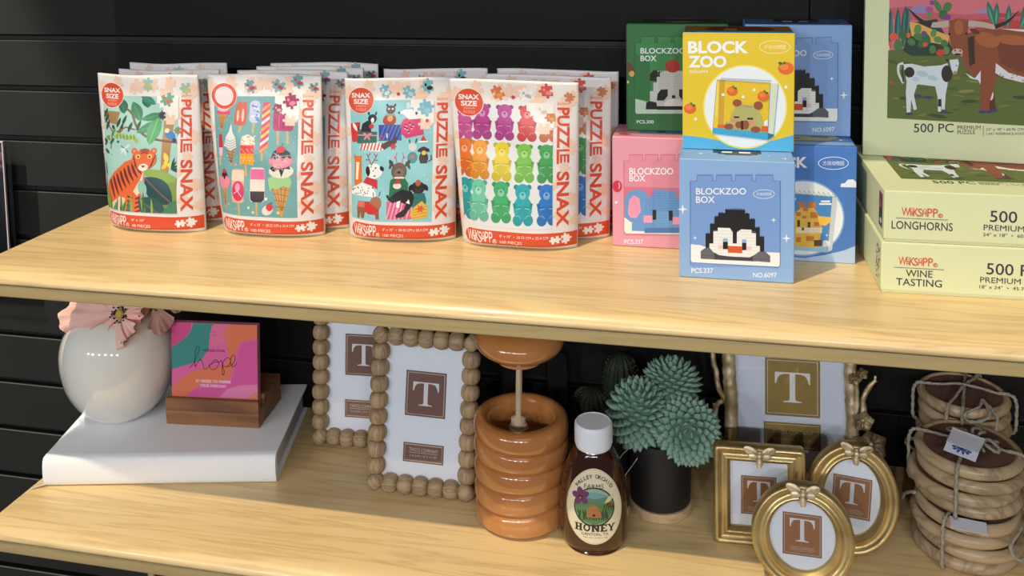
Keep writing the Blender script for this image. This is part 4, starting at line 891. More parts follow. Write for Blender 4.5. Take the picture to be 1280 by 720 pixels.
    S.poly([(212, 530), (288, 528), (296, 588), (214, 586)], (214, 88, 136))
    for k in range(6): S.line([(214 + 13 * k, 586), (228 + 13 * k, 530)], 4, (240, 170, 190))
    S.poly([(214, 524), (236, 506), (262, 492), (296, 498), (304, 520), (296, 546), (270, 580), (246, 582), (242, 574), (270, 556), (276, 540), (250, 530), (232, 536)], (28, 28, 32)); S.poly([(246, 532), (258, 528), (254, 552), (244, 548)], (236, 236, 236)); S.leaf(218, 522, 212, 508, 8, (28, 28, 32)); S.poly([(276, 536), (286, 524), (290, 540)], (236, 236, 236))
    S.poly([(296, 556), (330, 530), (350, 552), (346, 584), (300, 590), (290, 574)], (226, 180, 60)); 
    for k in range(4): S.line([(298, 560 + 8 * k), (346, 548 + 10 * k)], 2, (190, 130, 40))
    for k in range(6): S.leaf(324, 556, 324 + 14 * cos(k * 1.05), 556 + 14 * sin(k * 1.05), 6, (214, 90, 60))
    # brown dog with scarf
    S.poly([(112, 586), (110, 546), (128, 530), (160, 530), (186, 520), (190, 586), (178, 586), (176, 560), (140, 566), (136, 586), (126, 584), (124, 566), (120, 586)], (146, 88, 58)); S.ell(176, 536, 20, 22, (160, 104, 70)); S.poly([(136, 550), (150, 530), (190, 556), (176, 572), (150, 570)], (200, 46, 44)); S.rect(112, 530, 138, 550, (214, 110, 110)); S.line([(168, 514), (166, 500)], 3, (90, 60, 40)); S.line([(186, 514), (190, 498)], 3, (90, 60, 40))

def gbear(S, cx, cy, w, h, c):
    """translucent gummy bear; cx,cy centre"""
    lt, dk = tuple(int(x + (255 - x) * .38) for x in c), sh(c, .82)
    S.circ(cx - w * .31, cy - h * .40, w * .13, dk, 14); S.circ(cx + w * .31, cy - h * .40, w * .13, dk, 14)
    S.ell(cx, cy - h * .28, w * .36, h * .20, c); S.ell(cx, cy + h * .10, w * .45, h * .30, c)
    S.ell(cx - w * .25, cy + h * .37, w * .24, h * .13, sh(c, .9)); S.ell(cx + w * .25, cy + h * .37, w * .24, h * .13, sh(c, .9))
    S.ell(cx, cy + h * .18, w * .26, h * .15, sh(c, .93)); [S.line([(cx + q * w * .34, cy + h * .28), (cx + q * w * .22, cy + h * .27), (cx + q * w * .12, cy + h * .33)], w * .035, lt, smooth=3) for q in (-1, 1)]
    S.line([(cx - w * .42, cy - h * .02), (cx - w * .34, cy + h * .1), (cx - w * .12, cy + h * .08)], w * .14, dk, smooth=3); S.line([(cx + w * .42, cy - h * .02), (cx + w * .34, cy + h * .1), (cx + w * .12, cy + h * .08)], w * .14, dk, smooth=3)
    S.line([(cx - w * .34, cy + h * .12), (cx - w * .1, cy + h * .1)], w * .05, lt); S.line([(cx + w * .34, cy + h * .12), (cx + w * .1, cy + h * .1)], w * .05, lt)
    S.ell(cx, cy - h * .2, w * .16, h * .09, lt); S.ell(cx, cy - h * .23, w * .06, h * .03, dk, 0, 8); S.circ(cx - w * .14, cy - h * .31, w * .04, dk, 8); S.circ(cx + w * .14, cy - h * .31, w * .04, dk, 8)
def art_bears(S):
    S.px([(38, 178), (360, 178), (350, 600), (64, 588)], AW, 1, 0, 0); S.clip = AW
    S.poly([(-20, 120), (440, 120), (440, 660), (-20, 660)], (222, 224, 228))
    R1 = ((62, 246, (196, 82, 150)), (124, 244, (176, 60, 140)), (198, 246, (178, 62, 144)), (272, 248, (212, 64, 62)), (344, 250, (206, 112, 62)))
    R2 = ((66, 372, (222, 112, 40)), (118, 376, (230, 150, 40)), (190, 382, (222, 200, 34)), (263, 386, (120, 190, 70)), (336, 388, (66, 160, 84)))
    R3 = ((68, 506, (30, 150, 160)), (115, 508, (110, 196, 170)), (188, 512, (66, 172, 110)), (258, 520, (40, 166, 178)), (334, 522, (44, 120, 204)))
    for R in (R1, R2, R3):
        for x, y, c in R: gbear(S, x, y, 66, 134, c)

PIECES = {
 'tiger': [(70, 184, 12, -.1, (1, -1, 1, -1), (150, 192, 184), (206, 186, 90)), (121, 180, 12, .1, (1, -1, -1, 1), (150, 192, 184), (214, 190, 80)), (96, 166, 13, .4, (1, 1, -1, 1), (110, 170, 150), (214, 112, 76)), (90, 146, 8, .1, (1, -1, 1, 1), (70, 66, 72), None), (111, 128, 7, 0, (1, -1, 1, 1), (110, 150, 110), (190, 110, 70))],
 'ice': [(53, 181, 12, .4, (1, -1, 1, -1), (110, 160, 164), (190, 60, 90)), (86, 182, 12, -.5, (1, 1, -1, 1), (120, 166, 168), (170, 50, 80)), (109, 188, 12, .1, (1, -1, 1, 1), (112, 160, 164), (190, 60, 90)), (129, 182, 10, .2, (1, -1, -1, 1), (110, 160, 160), (190, 50, 60)), (101, 164, 13, .2, (1, 1, 1, 1), (160, 44, 84), (226, 130, 150)), (86, 155, 9, .1, (1, 0, 0, 1), (140, 36, 70), (226, 150, 170))],
 'dogs': [(50, 180, 12, .4, (1, -1, 1, -1), (120, 180, 196), (220, 226, 232)), (80, 179, 12, -.5, (1, 1, -1, 1), (120, 180, 196), (180, 210, 220)), (104, 186, 12, .1, (1, -1, 1, 1), (120, 180, 192), (40, 40, 48)), (101, 160, 14, .2, (1, 1, 1, 1), (126, 186, 204), (150, 200, 214)), (66, 176, 3.4, 0, (1, 1, 1, 1), (200, 50, 50), None), (103, 145, 3.4, 0, (1, 1, 1, 1), (200, 50, 90), None)],
 'bears': [(52, 181, 12, .4, (1, -1, 1, -1), (212, 120, 70), (230, 150, 80)), (82, 180, 12, -.5, (1, 1, -1, 1), (236, 236, 236), (180, 180, 180)), (104, 185, 12, .1, (1, -1, 1, 1), (206, 84, 80), (226, 140, 140)), (68, 176, 3.4, 0, (1, 1, 1, 1), (190, 50, 60), None), (99, 162, 11, .3, (1, 1, -1, 1), (232, 228, 222), (200, 196, 190)), (108, 154, 9, .1, (1, 0, 0, 1), (206, 128, 76), (226, 160, 110)), (127, 178, 9, .2, (1, 1, 1, -1), (200, 130, 90), None)]}
ART = {'tiger': art_tiger, 'ice': art_ice, 'dogs': art_dogs, 'bears': art_bears}
def make_pouch(kind, label, loc, wt, wb, xt, yt, bulge, seed, rz=0.0, H=0.196, full=True):
    t = thing('puzzle_pouch', label, 'pouch', loc, (0, 0, rz), {'tiger': 'jungle puzzle pouches', 'ice': 'ice cream puzzle pouches', 'dogs': 'festive dog puzzle pouches', 'bears': 'gummy bear puzzle pouches'}[kind])
    f = pouch_surf(wt, wb, xt, yt, bulge, seed, H)
    obj('pouch_body', pouch_body(f), foil, t, smooth=True)
    S = Sheet(); pouch_template(S, None)
    S.part = 'picture'; ART[kind](S)
    pouch_finish(S, PIECES[kind], kind != 'ice', '8" x 10"' if kind == 'tiger' else '8" x 10"  \u2022  20.32 CM x 25.4 CM', 18 if kind == 'tiger' else 56, '48 PIECES' if kind == 'tiger' else '100 PIECES')
    S.build(t, f, ink_foil, base=0.0003, eps=0.000030, sub=2.7)
    return t
def again(src, label, x, y, z=ZU, rz=0.0, sc=1.0, lean=0.0):
    c = copy_tree(src); c.location = (x, y, z); c.rotation_euler = (lean, 0, rz); c.scale = (1, 1, sc); c['label'] = label; return c
Z0 = ZU + 0.0003
tg = make_pouch('tiger', 'front jungle pouch with tiger picture, leftmost front pouch on the upper shelf', (-0.0195, -0.150, Z0), 0.146, 0.137, -0.0055, 0.0, 0.024, 1, rz=-0.03)
again(tg, 'jungle pouch close behind the front tiger pouch, only its top left rim showing', -0.016, -0.108, Z0, 0.02)
again(tg, 'rearmost jungle pouch, its top standing highest behind the tiger pouch', -0.040, -0.048, Z0, 0.04)
ic = make_pouch('ice', 'front ice cream pouch with round torn badge, second front pouch from left', (0.1375, -0.143, Z0), 0.153, 0.133, -0.012, 0.012, 0.024, 2, rz=0.03)
again(ic, 'ice cream pouch directly behind the front ice cream pouch', 0.158, -0.108, Z0, 0.0)
again(ic, 'third ice cream pouch from the front, red lettering partly showing', 0.1655, -0.073, Z0, -0.02)
again(ic, 'rearmost ice cream pouch, its right edge beside the dog pouch', 0.171, -0.036, Z0, 0.05)
dg = make_pouch('dogs', 'front festive dog pouch, third front pouch from left', (0.3015, -0.133, Z0), 0.135, 0.132, 0.003, -0.004, 0.024, 3, rz=0.09)
again(dg, 'festive dog pouch standing behind the front dog pouch', 0.322, -0.055, Z0, 0.05)
br = make_pouch('bears', 'front gummy bear pouch, rightmost of the front pouches', (0.4480, -0.135, Z0), 0.153, 0.137, -0.004, -0.006, 0.024, 4, rz=0.02)
again(br, 'middle gummy bear pouch, its right strip of lettering showing beside the front one', 0.4805, -0.092, Z0, 0.03)
again(br, 'rearmost gummy bear pouch, only its top edge and right edge showing', 0.4850, -0.046, Z0, 0.02)
# ------------------------------------------------------------------ middle shelf: book, vase, flowers, card stand
linen = mat('white_linen', (242, 243, 245), rough=0.85, bump=0.35, bscale=900, var=0.04, vscale=300)
page_m = mat('page_block', (214, 216, 220), rough=0.9, bump=0.5, bscale=60, stretch=(1, 1, 60), var=0.08, vscale=30)
book = thing('book', 'thick white cloth-bound book lying under the round white vase', 'book', (-0.1317, -0.2446, ZL), (0, 0, radians(12.3)))
BW, BD, BT = 0.286, 0.182, 0.0370
obj('back_cover', box(0, BW, 0.010, BD, 0.0003, 0.0030, 0.0008, 2), linen, book)
obj('front_cover', box(0, BW, 0.010, BD, BT - 0.003, BT, 0.0008, 2), linen, book)
pg = prism([(0.006, 0.0030), (BW - 0.006, 0.0030), (BW - 0.006, BT - 0.003), (0.006, BT - 0.003)], 0.008, BD - 0.006)
obj('page_block', pg, page_m, book)
sp = [(0.0125, 0.0003)] + [(0.0125 - 0.0125 * sin(pi * k / 14) ** 0.33 , 0.0003 + (BT - 0.0003) * (1 - cos(pi * k / 14)) / 2) for k in range(1, 14)] + [(0.0125, BT), (0.0125, BT - 0.003), (0.0095, BT - 0.003), (0.0095, 0.0033), (0.0125, 0.0033)]
bm = bmesh.new(); A = [bm.verts.new((0, y, z)) for y, z in sp]; B = [bm.verts.new((BW, y, z)) for y, z in sp]
bm.faces.new(A); bm.faces.new(B[::-1])
for i in range(len(A)): bm.faces.new((A[i], B[i], B[(i + 1) % len(A)], A[(i + 1) % len(A)]))
autosmooth(obj('spine', bm, linen, book), 50)
bm = bmesh.new(); tube(bm, catmull([(0.004, 0.004, 0.004), (-0.006, 0.001, 0.0022), (-0.0135, -0.002, 0.0012)], 4), 0.0022, 6, flat=0.3); obj('bookmark_ribbon', bm, mat('ribbon', (206, 196, 184), rough=0.5, var=0.05), book)

ZBK = ZL + BT + 0.0004
vase_m = mat('white_glaze', (240, 236, 225), rough=0.06, coat=1.0, var=0.03, vscale=20, spec=0.6)
vase = thing('vase', 'round glossy white ceramic vase standing on the white book', 'vase', (-0.1035, -0.125, ZBK)); vase.scale = (0.885, 0.885, 1.0)
prof = [(0.0, 0.0), (0.030, 0.0), (0.038, 0.0015), (0.052, 0.010), (0.066, 0.026), (0.0765, 0.046), (0.0815, 0.066), (0.083, 0.082), (0.0815, 0.098), (0.0755, 0.114), (0.064, 0.128), (0.049, 0.1375), (0.034, 0.143), (0.0275, 0.1475), (0.0265, 0.1515), (0.0245, 0.1520), (0.0235, 0.148), (0.028, 0.142), (0.058, 0.122), (0.072, 0.095), (0.074, 0.07), (0.06, 0.03), (0.0, 0.012)]
pr2 = [(p.x, p.y) for p in catmull([(a, b, 0) for a, b in prof], 3)]
pr2 = [(max(0, a), b) for a, b in pr2]
obj('vase_body', lathe(pr2, 72, f=lambda p, a, r, z: Vector((p.x * (1 + 0.012 * cos(2 * a)), p.y * (1 + 0.012 * cos(2 * a)), p.z))), vase_m, vase, smooth=True)
petal_m = mat('pink_petal', (240, 196, 180), c2=(232, 178, 166), rough=0.6, vscale=30, stretch=(1, 1, 1), bump=0.2, bscale=90, sub=0.15, subr=(1, .5, .4))
black_m = mat('flower_centre', (26, 22, 20), rough=0.7, var=0.3, vscale=200)
yel_m = mat('pollen', (196, 168, 60), rough=0.7, var=0.3, vscale=400)
green_st = mat('stem_green', (78, 102, 56), rough=0.6, var=0.2, vscale=80)
def flower(label, centre, normal, stem_to, petals, seed):
    t = thing('artificial_flower', label, 'flower', centre, Vector(normal).to_track_quat('Z', 'Y').to_euler(), 'pink flowers in the vase')
    rs = random.Random(seed)
    for (ang, ln, wd, droop) in petals:
        bm = bmesh.new(); n, m_ = 26, 12; G = []
        ph = rs.uniform(0, 6); half = wd / ln
        for j in range(m_ + 1):
            v = j / m_; row = []
            for i in range(n + 1):
                u = i / n * 2 - 1; th = ang + u * half * (0.75 + 0.25 * v)
                r = 0.003 + ln * v * (1 - 0.22 * abs(u) ** 3) * (1 + 0.05 * sin(5 * u + ph) * v)
                z = 0.003 + ln * (0.45 * v - droop * 1.3 * v * v) + 0.0042 * v ** 2 * sin(6 * u + ph) + 0.0036 * v ** 4 * sin(17 * u + 2 * ph) + 0.0035 * u * v
                row.append(bm.verts.new((r * cos(th), r * sin(th), z)))
            G.append(row)
        for j in range(m_):
            for i in range(n): bm.faces.new((G[j][i], G[j][i + 1], G[j + 1][i + 1], G[j + 1][i]))
        bmesh.ops.solidify(bm, geom=bm.faces[:], thickness=0.0007)
        obj('petal', bm, petal_m, t, smooth=True)
    bm = bmesh.new(); blob(bm, (0, 0, 0.004), (0.0065, 0.0065, 0.005), 14, 8); obj('flower_centre', bm, yel_m, t, smooth=True)
    bm = bmesh.new()
    for k in range(46):
        a = rs.uniform(0, 2 * pi); r = rs.uniform(0.007, 0.0125); z = rs.uniform(0.004, 0.010)
        tube(bm, [(0.004 * cos(a), 0.004 * sin(a), 0.002), (r * cos(a), r * sin(a), z)], 0.0003, 4); blob(bm, (r * cos(a), r * sin(a), z), (0.0012, 0.0012, 0.0012), 6, 4)
    o = obj('stamens', bm, black_m, t); o['kind'] = 'stuff'
    inv = (Matrix.Translation(centre) @ t.rotation_euler.to_matrix().to_4x4()).inverted()
    bm = bmesh.new(); tube(bm, catmull([inv @ Vector(q) for q in stem_to], 5), 0.0013, 8); obj('stem', bm, green_st, t, smooth=True)
flower('large pink poppy with dark centre drooping over the left rim of the vase', (-0.0780, -0.150, 0.8860), (-0.05, -0.86, 0.42), [(-0.078, -0.146, 0.885), (-0.092, -0.134, 0.889), (-0.104, -0.126, 0.86), (-0.10, -0.122, 0.77)],
       [(radians(188), 0.080, 0.048, 0.30), (radians(218), 0.060, 0.044, 0.26), (radians(258), 0.046, 0.046, 0.2), (radians(300), 0.036, 0.030, 0.20), (radians(135), 0.046, 0.040, 0.32), (radians(20), 0.030, 0.026, 0.3), (radians(75), 0.030, 0.028, 0.3)], 4)
flower('smaller pink bloom leaning right over the vase rim, mostly hidden by the shelf', (-0.044, -0.128, 0.896), (0.35, -0.75, 0.42), [(-0.046, -0.126, 0.895), (-0.090, -0.125, 0.890), (-0.103, -0.125, 0.85), (-0.108, -0.13, 0.77)],
       [(radians(0), 0.036, 0.022, 0.32), (radians(285), 0.038, 0.022, 0.42), (radians(60), 0.032, 0.02, 0.2), (radians(200), 0.022, 0.018, 0.1), (radians(130), 0.024, 0.018, 0.2)], 9)

block_m = wood_mat('walnut_stain', (150, 100, 64), (92, 56, 34), scale=2.2, axis='X', rough=0.5, ring=7, bump=0.25, streak=0.35)
hold = thing('card_holder', 'brown wooden card stand block on the white book', 'card stand', (-0.0270, -0.1415, ZBK), (0, 0, 0.093))
h_ = 0.0355
ps = [(0, 0.0), (0.0772, 0.0), (0.0772, h_ + 0.001), (0.0205, h_ + 0.0005), (0.0205, h_ - 0.007), (0.0195, h_ - 0.0125), (0.0065, h_ - 0.0125), (0.0060, h_ - 0.0005), (0, h_ - 0.0005), (-0.0004, h_ * .58), (0.0008, h_ * .52), (-0.0006, h_ * .46)]
bm = bmesh.new(); A = [bm.verts.new((0, y, z)) for y, z in ps]; B = [bm.verts.new((0.1265, y, z)) for y, z in ps]; bm.faces.new(A); bm.faces.new(B[::-1])
for i in range(len(A)): bm.faces.new((A[i], B[i], B[(i + 1) % len(A)], A[(i + 1) % len(A)]))
bmesh.ops.bevel(bm, geom=bm.edges[:], offset=0.0005, segments=1, affect='EDGES')
obj('wood_block', bm, block_m, hold)
CW, CH = 118.0, 108.0
cards = thing('card_pack', 'pink, orange and teal card pack with looping script, standing in the wooden stand', 'card pack', (-0.0270 + 0.0045 * cos(0.093) - 0.0075 * sin(.093), -0.1415 + 0.0045 * sin(.093) + 0.0075 * cos(.093), ZBK + h_ - 0.0120), (-0.07, 0, 0.093))
obj('cards', box(0.0005, CW / 1000, 0.0006, 0.0098, 0.0003, CH / 1000, 0.0004), mat('card_edges', (196, 120, 150), rough=0.5, bump=.4, bscale=80, stretch=(1, 60, 1), var=.1), cards)
S = Sheet(); S.px([(64, 42), (590, 38), (590, 492), (56, 488)], (0, 12, 118, 108), 1, 0, 0); S.clip = (0.3, 0.3, 117.7, 107.7)
S.rect(-50, -50, 800, 800, (222, 100, 160))
S.poly([(0, 0), (190, 30), (180, 90), (140, 140), (60, 196), (0, 220)], (206, 74, 134))
S.poly([(200, 30), (345, 30), (310, 60), (298, 120), (290, 200), (240, 270), (150, 300), (60, 330), (0, 360), (0, 200), (62, 196), (130, 150), (170, 110), (196, 60)], (60, 138, 132))
S.poly([(430, 30), (620, 30), (620, 120), (560, 125), (480, 150), (450, 220), (440, 300), (410, 380), (330, 400), (240, 420), (190, 450), (150, 492), (0, 520), (0, 450), (60, 440), (120, 380), (180, 340), (280, 310), (380, 300), (410, 240), (400, 150), (380, 90)], (222, 118, 84))
S.poly([(150, 492), (190, 450), (240, 425), (340, 405), (420, 400), (440, 350), (470, 220), (500, 150), (620, 120), (620, 400), (420, 430), (340, 492)], (216, 88, 156)); S.poly([(340, 500), (400, 440), (470, 415), (620, 400), (620, 500)], (228, 130, 176)); S.poly([(520, 500), (560, 460), (620, 440), (620, 500)], (226, 130, 110))
S.poly([(350, 30), (430, 30), (385, 90), (400, 150), (300, 190), (300, 110), (315, 60)], (222, 112, 150))
S.poly([(0, 492), (620, 492), (620, 600), (0, 600)], (222, 118, 84))
S.part = 'lettering'; K = (44, 22, 34)
S.text('VERSES FOR', 250, 212, 15, K, w=142, bold=.01)
for P in ([(172, 318), (200, 280), (222, 230), (235, 195), (226, 184), (212, 200), (206, 250), (204, 308), (222, 280), (240, 262), (252, 290), (262, 322), (282, 312), (298, 284)], [(298, 284), (296, 312), (316, 322), (340, 306), (350, 280), (338, 262), (316, 268), (306, 290), (322, 276), (356, 274)], [(356, 274), (368, 262), (372, 300), (372, 340), (378, 354), (384, 330), (376, 300), (380, 270), (400, 246), (422, 252), (420, 280), (396, 300), (380, 296)], [(396, 300), (420, 296), (446, 270), (452, 240), (438, 226), (426, 250), (426, 280), (440, 298), (464, 276)]):
    S.line(P, 3.6, K, smooth=6)
S.text('32 VERSES TO INSPIRE', 206, 404, 18, (244, 214, 226), w=218, bold=.02); S.text('YOUR EVERYDAY', 232, 432, 18, (244, 214, 226), w=164, bold=.02)
S.text('52 CARDS', 308, 96, 7, (150, 60, 100), w=34); S.text('INSIDE', 312, 114, 7, (150, 60, 100), w=26)
S.build(cards, lambda u, v, h: (u / 1000, 0.0006 - h, v / 1000), ink_card)

# ------------------------------------------------------------------ picture frames
paper_m = mat('insert_paper', (206, 210, 220), rough=0.6, var=0.02, vscale=10)
glass_m = glass_mat('frame_glass')
back_m = mat('frame_back', (40, 36, 34), rough=0.8, var=0.2, vscale=60)
def big_T(S, x0, y0, x1, y1, col):
    """serif capital T inside the box (v up)"""
    w, h = x1 - x0, y1 - y0; X = lambda a: x0 + a * w; Y = lambda b: y0 + b * h
    S.poly([(X(.0), Y(1)), (X(1), Y(1)), (X(1), Y(.62)), (X(.965), Y(.62)), (X(.93), Y(.78)), (X(.86), Y(.9)), (X(.74), Y(.945)), (X(.58), Y(.95)), (X(.58), Y(.1)), (X(.63), Y(.05)), (X(.76), Y(.035)), (X(.76), Y(0)), (X(.24), Y(0)), (X(.24), Y(.035)), (X(.37), Y(.05)), (X(.42), Y(.1)), (X(.42), Y(.95)), (X(.26), Y(.945)), (X(.14), Y(.9)), (X(.07), Y(.78)), (X(.035), Y(.62)), (X(0), Y(.62))], col)
def insert_print(S, cx, cy, s, col, words=True, rot=0.0):
    """square emblem with T, centre cx,cy, side s"""
    lc = (196, 178, 164)
    S.rect(cx - s / 2, cy - s * .54, cx + s / 2, cy + s * .54, sh(col, .9)); S.frame(cx - s * .455, cy - s * .495, cx + s * .455, cy + s * .495, s * .018, lc); S.rect(cx - s * .44, cy - s * .48, cx + s * .44, cy + s * .48, col)
    big_T(S, cx - s * .32, cy - s * (.18 if words else .28), cx + s * .32, cy + s * .40 if words else cy + s * .28, (224, 220, 224))
    if words: S.text("TWO'S COMPANY", cx, cy - s * .36, s * .05, lc, w=s * .6, align=.5); S.line([(cx - s * .34, cy - s * .38), (cx + s * .34, cy - s * .38)], s * .008, lc); S.text('4 X 4 IN | 10 X 10 CM', cx, cy - s * .44, s * .035, lc, w=s * .56, align=.5)
bead_m = wood_mat('bead_wood', (172, 146, 112), (108, 84, 58), scale=5, axis='X', rough=0.5, ring=10, bump=0.4, streak=0.5)
def bead_mesh():
    prof = [(0.0001, -0.0094), (0.0062, -0.0092), (0.0092, -0.0075), (0.0109, -0.0042), (0.0115, 0), (0.0109, 0.0042), (0.0092, 0.0075), (0.0062, 0.0092), (0.0001, 0.0094)]
    bm = lathe(prof, 20); bm.transform(Matrix.Rotation(pi / 2, 4, 'Y')); me = bpy.data.meshes.new('bead'); bm.to_mesh(me); bm.free(); me.materials.append(bead_m)
    for p in me.polygons: p.use_smooth = True
    return me
BEAD = bead_mesh()
def bead_frame(label, loc, rz, lean=0.12, ry=0.0):
    t = thing('beaded_frame', label, 'picture frame', loc, (-lean, ry, rz), 'wooden bead picture frames')
    px_, nz = 0.0187, 10; pz = 0.01945; nx = 7
    for i in range(nx):
        for j in range(nz):
            if 0 < i < nx - 1 and 0 < j < nz - 1: continue
            b = bpy.data.objects.new('bead', BEAD); COL.objects.link(b); b.parent = t
            x = (i - (nx - 1) / 2) * px_; z = 0.0115 + j * pz
            b.location = (x, random.uniform(-.0006, .0006), z)
            horiz = j in (0, nz - 1) and 0 < i < nx - 1; cor = i in (0, nx - 1) and j in (0, nz - 1)
            b.rotation_euler = (random.uniform(0, 6) if False else 0, 0 if horiz else (pi / 2 if not cor else pi / 4 * (1 if (i == 0) == (j == 0) else -1)), 0)
            b.rotation_euler.rotate_axis('X', random.uniform(0, 6))
            if cor: b.scale = (0.95, 0.95, 0.95)
    W2, Hh = (nx - 1) / 2 * px_, (nz - 1) * pz
    obj('backing_board', box(-W2, W2, 0.004, 0.009, 0.0115, 0.0115 + Hh), back_m, t)
    S = Sheet(); S.part = 'paper_insert'; S.rect(-W2 * 1000 + 2, 13, W2 * 1000 - 2, 11.5 + Hh * 1000 - 2, (228, 231, 238))
    bw = (120, 84, 72); insert_print(S, 1, 119, 50, bw, words=False); S.rect(-24, 37, 26, 60, sh(bw, .9)); S.frame(-22, 39, 24, 58, .9, (196, 178, 164)); S.rect(-21.4, 39.6, 23.4, 57.4, bw)
    S.text("TWO'S COMPANY", 1, 50, 4.4, (206, 190, 176), w=36, align=.5, bold=.01); S.line([(-17, 48.6), (19, 48.6)], .5, (206, 190, 176)); S.text('4 X 6 IN | 10 X 15 CM', 1, 43, 3.2, (206, 190, 176), w=33, align=.5)
    S.build(t, lambda u, v, h: (u / 1000, 0.0035 - h, v / 1000), ink_paper)
    obj('glass_pane', box(-W2, W2, 0.0002, 0.0014, 0.0125, 0.0105 + Hh), glass_m, t)
    e = prism([(-0.02, 0.0), (0.02, 0.0), (0.012, 0.15), (-0.012, 0.15)], 0, 0.002); e.transform(Matrix.Translation((0, 0.0095, 0.004)) @ Matrix.Rotation(-0.20, 4, 'X') ); 
    obj('easel_leg', e, back_m, t)
    return t
bead_frame('smaller-looking front wooden bead frame beside the ceramic honey jar', (0.3300, -0.1745, ZL + 0.0016), 0.045, ry=0.035)
bead_frame('rear wooden bead frame partly hidden behind the front bead frame', (0.2215, -0.088, ZL + 0.0012), 0.06)

gold = mat('antique_gold', (232, 208, 150), c2=(176, 150, 98), rough=0.30, metal=0.85, vscale=26, bump=0.25, bscale=160, rv=0.2)
silvergold = mat('pale_antique_gold', (242, 226, 190), c2=(172, 148, 108), rough=0.42, metal=0.7, vscale=60, bump=0.5, bscale=140, rv=0.2)
GP = [(0.0, 0.010), (0.0, -0.002), (0.0018, -0.0048), (0.0040, -0.0052), (0.0058, -0.0036), (0.0072, -0.0020), (0.0092, -0.0014), (0.0112, -0.0022), (0.0124, -0.0040), (0.0138, -0.0044), (0.0150, -0.0032), (0.0160, -0.0010), (0.0172, 0.0), (0.0180, 0.0024), (0.0180, 0.010)]      # inset from outline, y
def sweep_frame(outline, n_in, prof=GP, sc=1.0):
    """outline(k,inset)->(x,z) closed with n points"""
    bm = bmesh.new(); rings = [[bm.verts.new((outline(k, a * sc)[0], y * sc, outline(k, a * sc)[1])) for k in range(n_in)] for a, y in prof]
    m_ = len(rings)
    for a in range(m_):
        A, B = rings[a], rings[(a + 1) % m_]
        for k in range(n_in): bm.faces.new((A[k], A[(k + 1) % n_in], B[(k + 1) % n_in], B[k]))
    return bm
def ell_outline(rx, rz_, n=72):
    def f(k, a):
        t = 2 * pi * k / n; return ((rx - a) * cos(t), rz_ + (rz_ - a) * sin(t))
    return f
def rect_outline(wd, ht, r=0.004, q=4):
    def f(k, a):
        rr = max(r - a * 0.3, 0.0008); c = k // (q + 1); j = k % (q + 1); cx = (1, -1, -1, 1)[c]; cz = (1, 1, -1, -1)[c]; t = radians(90 * c + 90 * j / q)
        return (cx * (wd / 2 - a - rr) + rr * cos(t), ht / 2 + cz * (ht / 2 - a - rr) + rr * sin(t))
    return f, 4 * (q + 1)
def bee(parent, m, z, y=-0.006, s=1.0, rot=0.0):
    bm = bmesh.new()
    blob(bm, (0, 0, -0.0065), (0.0036, 0.0034, 0.0056), 12, 8)
    for k in range(4): 
        ringp = [(0.0037 * (1 - .12 * k) * cos(2 * pi * i / 12), 0.0035 * (1 - .1 * k) * sin(2 * pi * i / 12), -0.0042 - 0.0022 * k) for i in range(12)]; tube(bm, ringp, 0.0005, 5, closed=True)
    blob(bm, (0, -.0004, 0.0006), (0.0034, 0.0034, 0.0032), 12, 8); blob(bm, (0, -.0004, 0.0044), (0.0022, 0.0024, 0.0018), 10, 7)
    for sx in (-1, 1):
        for (ln, wd, an, zz) in ((0.0165, 0.0044, 0.38, 0.0024), (0.0105, 0.0034, 0.02, -0.0006)):
            blob(bm, (sx * (0.002 + ln / 2 * cos(an)), 0.0006, zz + ln / 2 * sin(an)), (ln / 2, 0.0011, wd), 12, 8, Matrix.Rotation(-sx * an, 4, 'Y'))
        for k in range(4): tube(bm, [(sx * 0.003, -0.0008, 0.001 + .0006 * k), (sx * (0.008 + .0022 * k), -0.0010, 0.002 + 0.0016 * k + .0008)], 0.00035, 4)
        tube(bm, [(sx * 0.0008, -.001, 0.0055), (sx * 0.003, -.001, 0.0082)], 0.0004, 4)
    bm.transform(Matrix.Translation((0, y, z)) @ Matrix.Diagonal((s, s, s, 1)) @ Matrix.Rotation(rot, 4, 'Y'))
    return obj('bee_ornament', bm, m, parent, smooth=True)
def gold_frame(label, loc, rot, shape, wd, ht, emblem, ez, sc=1.0, tilt=0.0):
    t = thing('gold_frame', label, 'picture frame', loc, rot, 'small gold frames with bees')
    if shape == 'rect': f, n = rect_outline(wd, ht); f0 = f
    else: f, n = ell_outline(wd / 2, ht / 2), 72
    autosmooth(obj('frame_ring', sweep_frame(f, n, sc=sc), gold, t), 60)
    ins = 0.0165 * sc
    P = [f(k, ins) for k in range(n)]
    obj('backing_board', prism([(x, z) for x, z in P][::-1], 0.0068, 0.0098), back_m, t)
    S = Sheet(); S.part = 'paper_insert'; S.poly([(x * 1000, z * 1000) for x, z in P], (232, 235, 241))
    insert_print(S, emblem[0], ez, emblem[1], (158, 106, 62))
    S.build(t, lambda u, v, h: (u / 1000, 0.0064 - h, v / 1000), ink_paper)
    obj('glass_pane', prism([(x, z) for x, z in [f(k, ins * .98) for k in range(n)]][::-1], 0.0018, 0.0028), glass_m, t)
    bee(t, silvergold, ht - 0.0085 * sc, -0.0068, 1.0)
    e = prism([(-0.014, 0.0), (0.014, 0.0), (0.009, ht * .7), (-0.009, ht * .7)], 0, 0.002); e.transform(Matrix.Translation((0, 0.0102, 0.003)) @ Matrix.Rotation(-0.26, 4, 'X'))
    obj('easel_leg', e, mat('velvet_back', (30, 28, 28), rough=0.95, var=.2), t)
    return t
gold_frame('small square gold frame with bee, left of the round gold frame', (0.7225, -0.190, ZL + 0.0010), (-0.16, 0, 0.05), 'rect', 0.0975, 0.1050, (0, 38), 50)
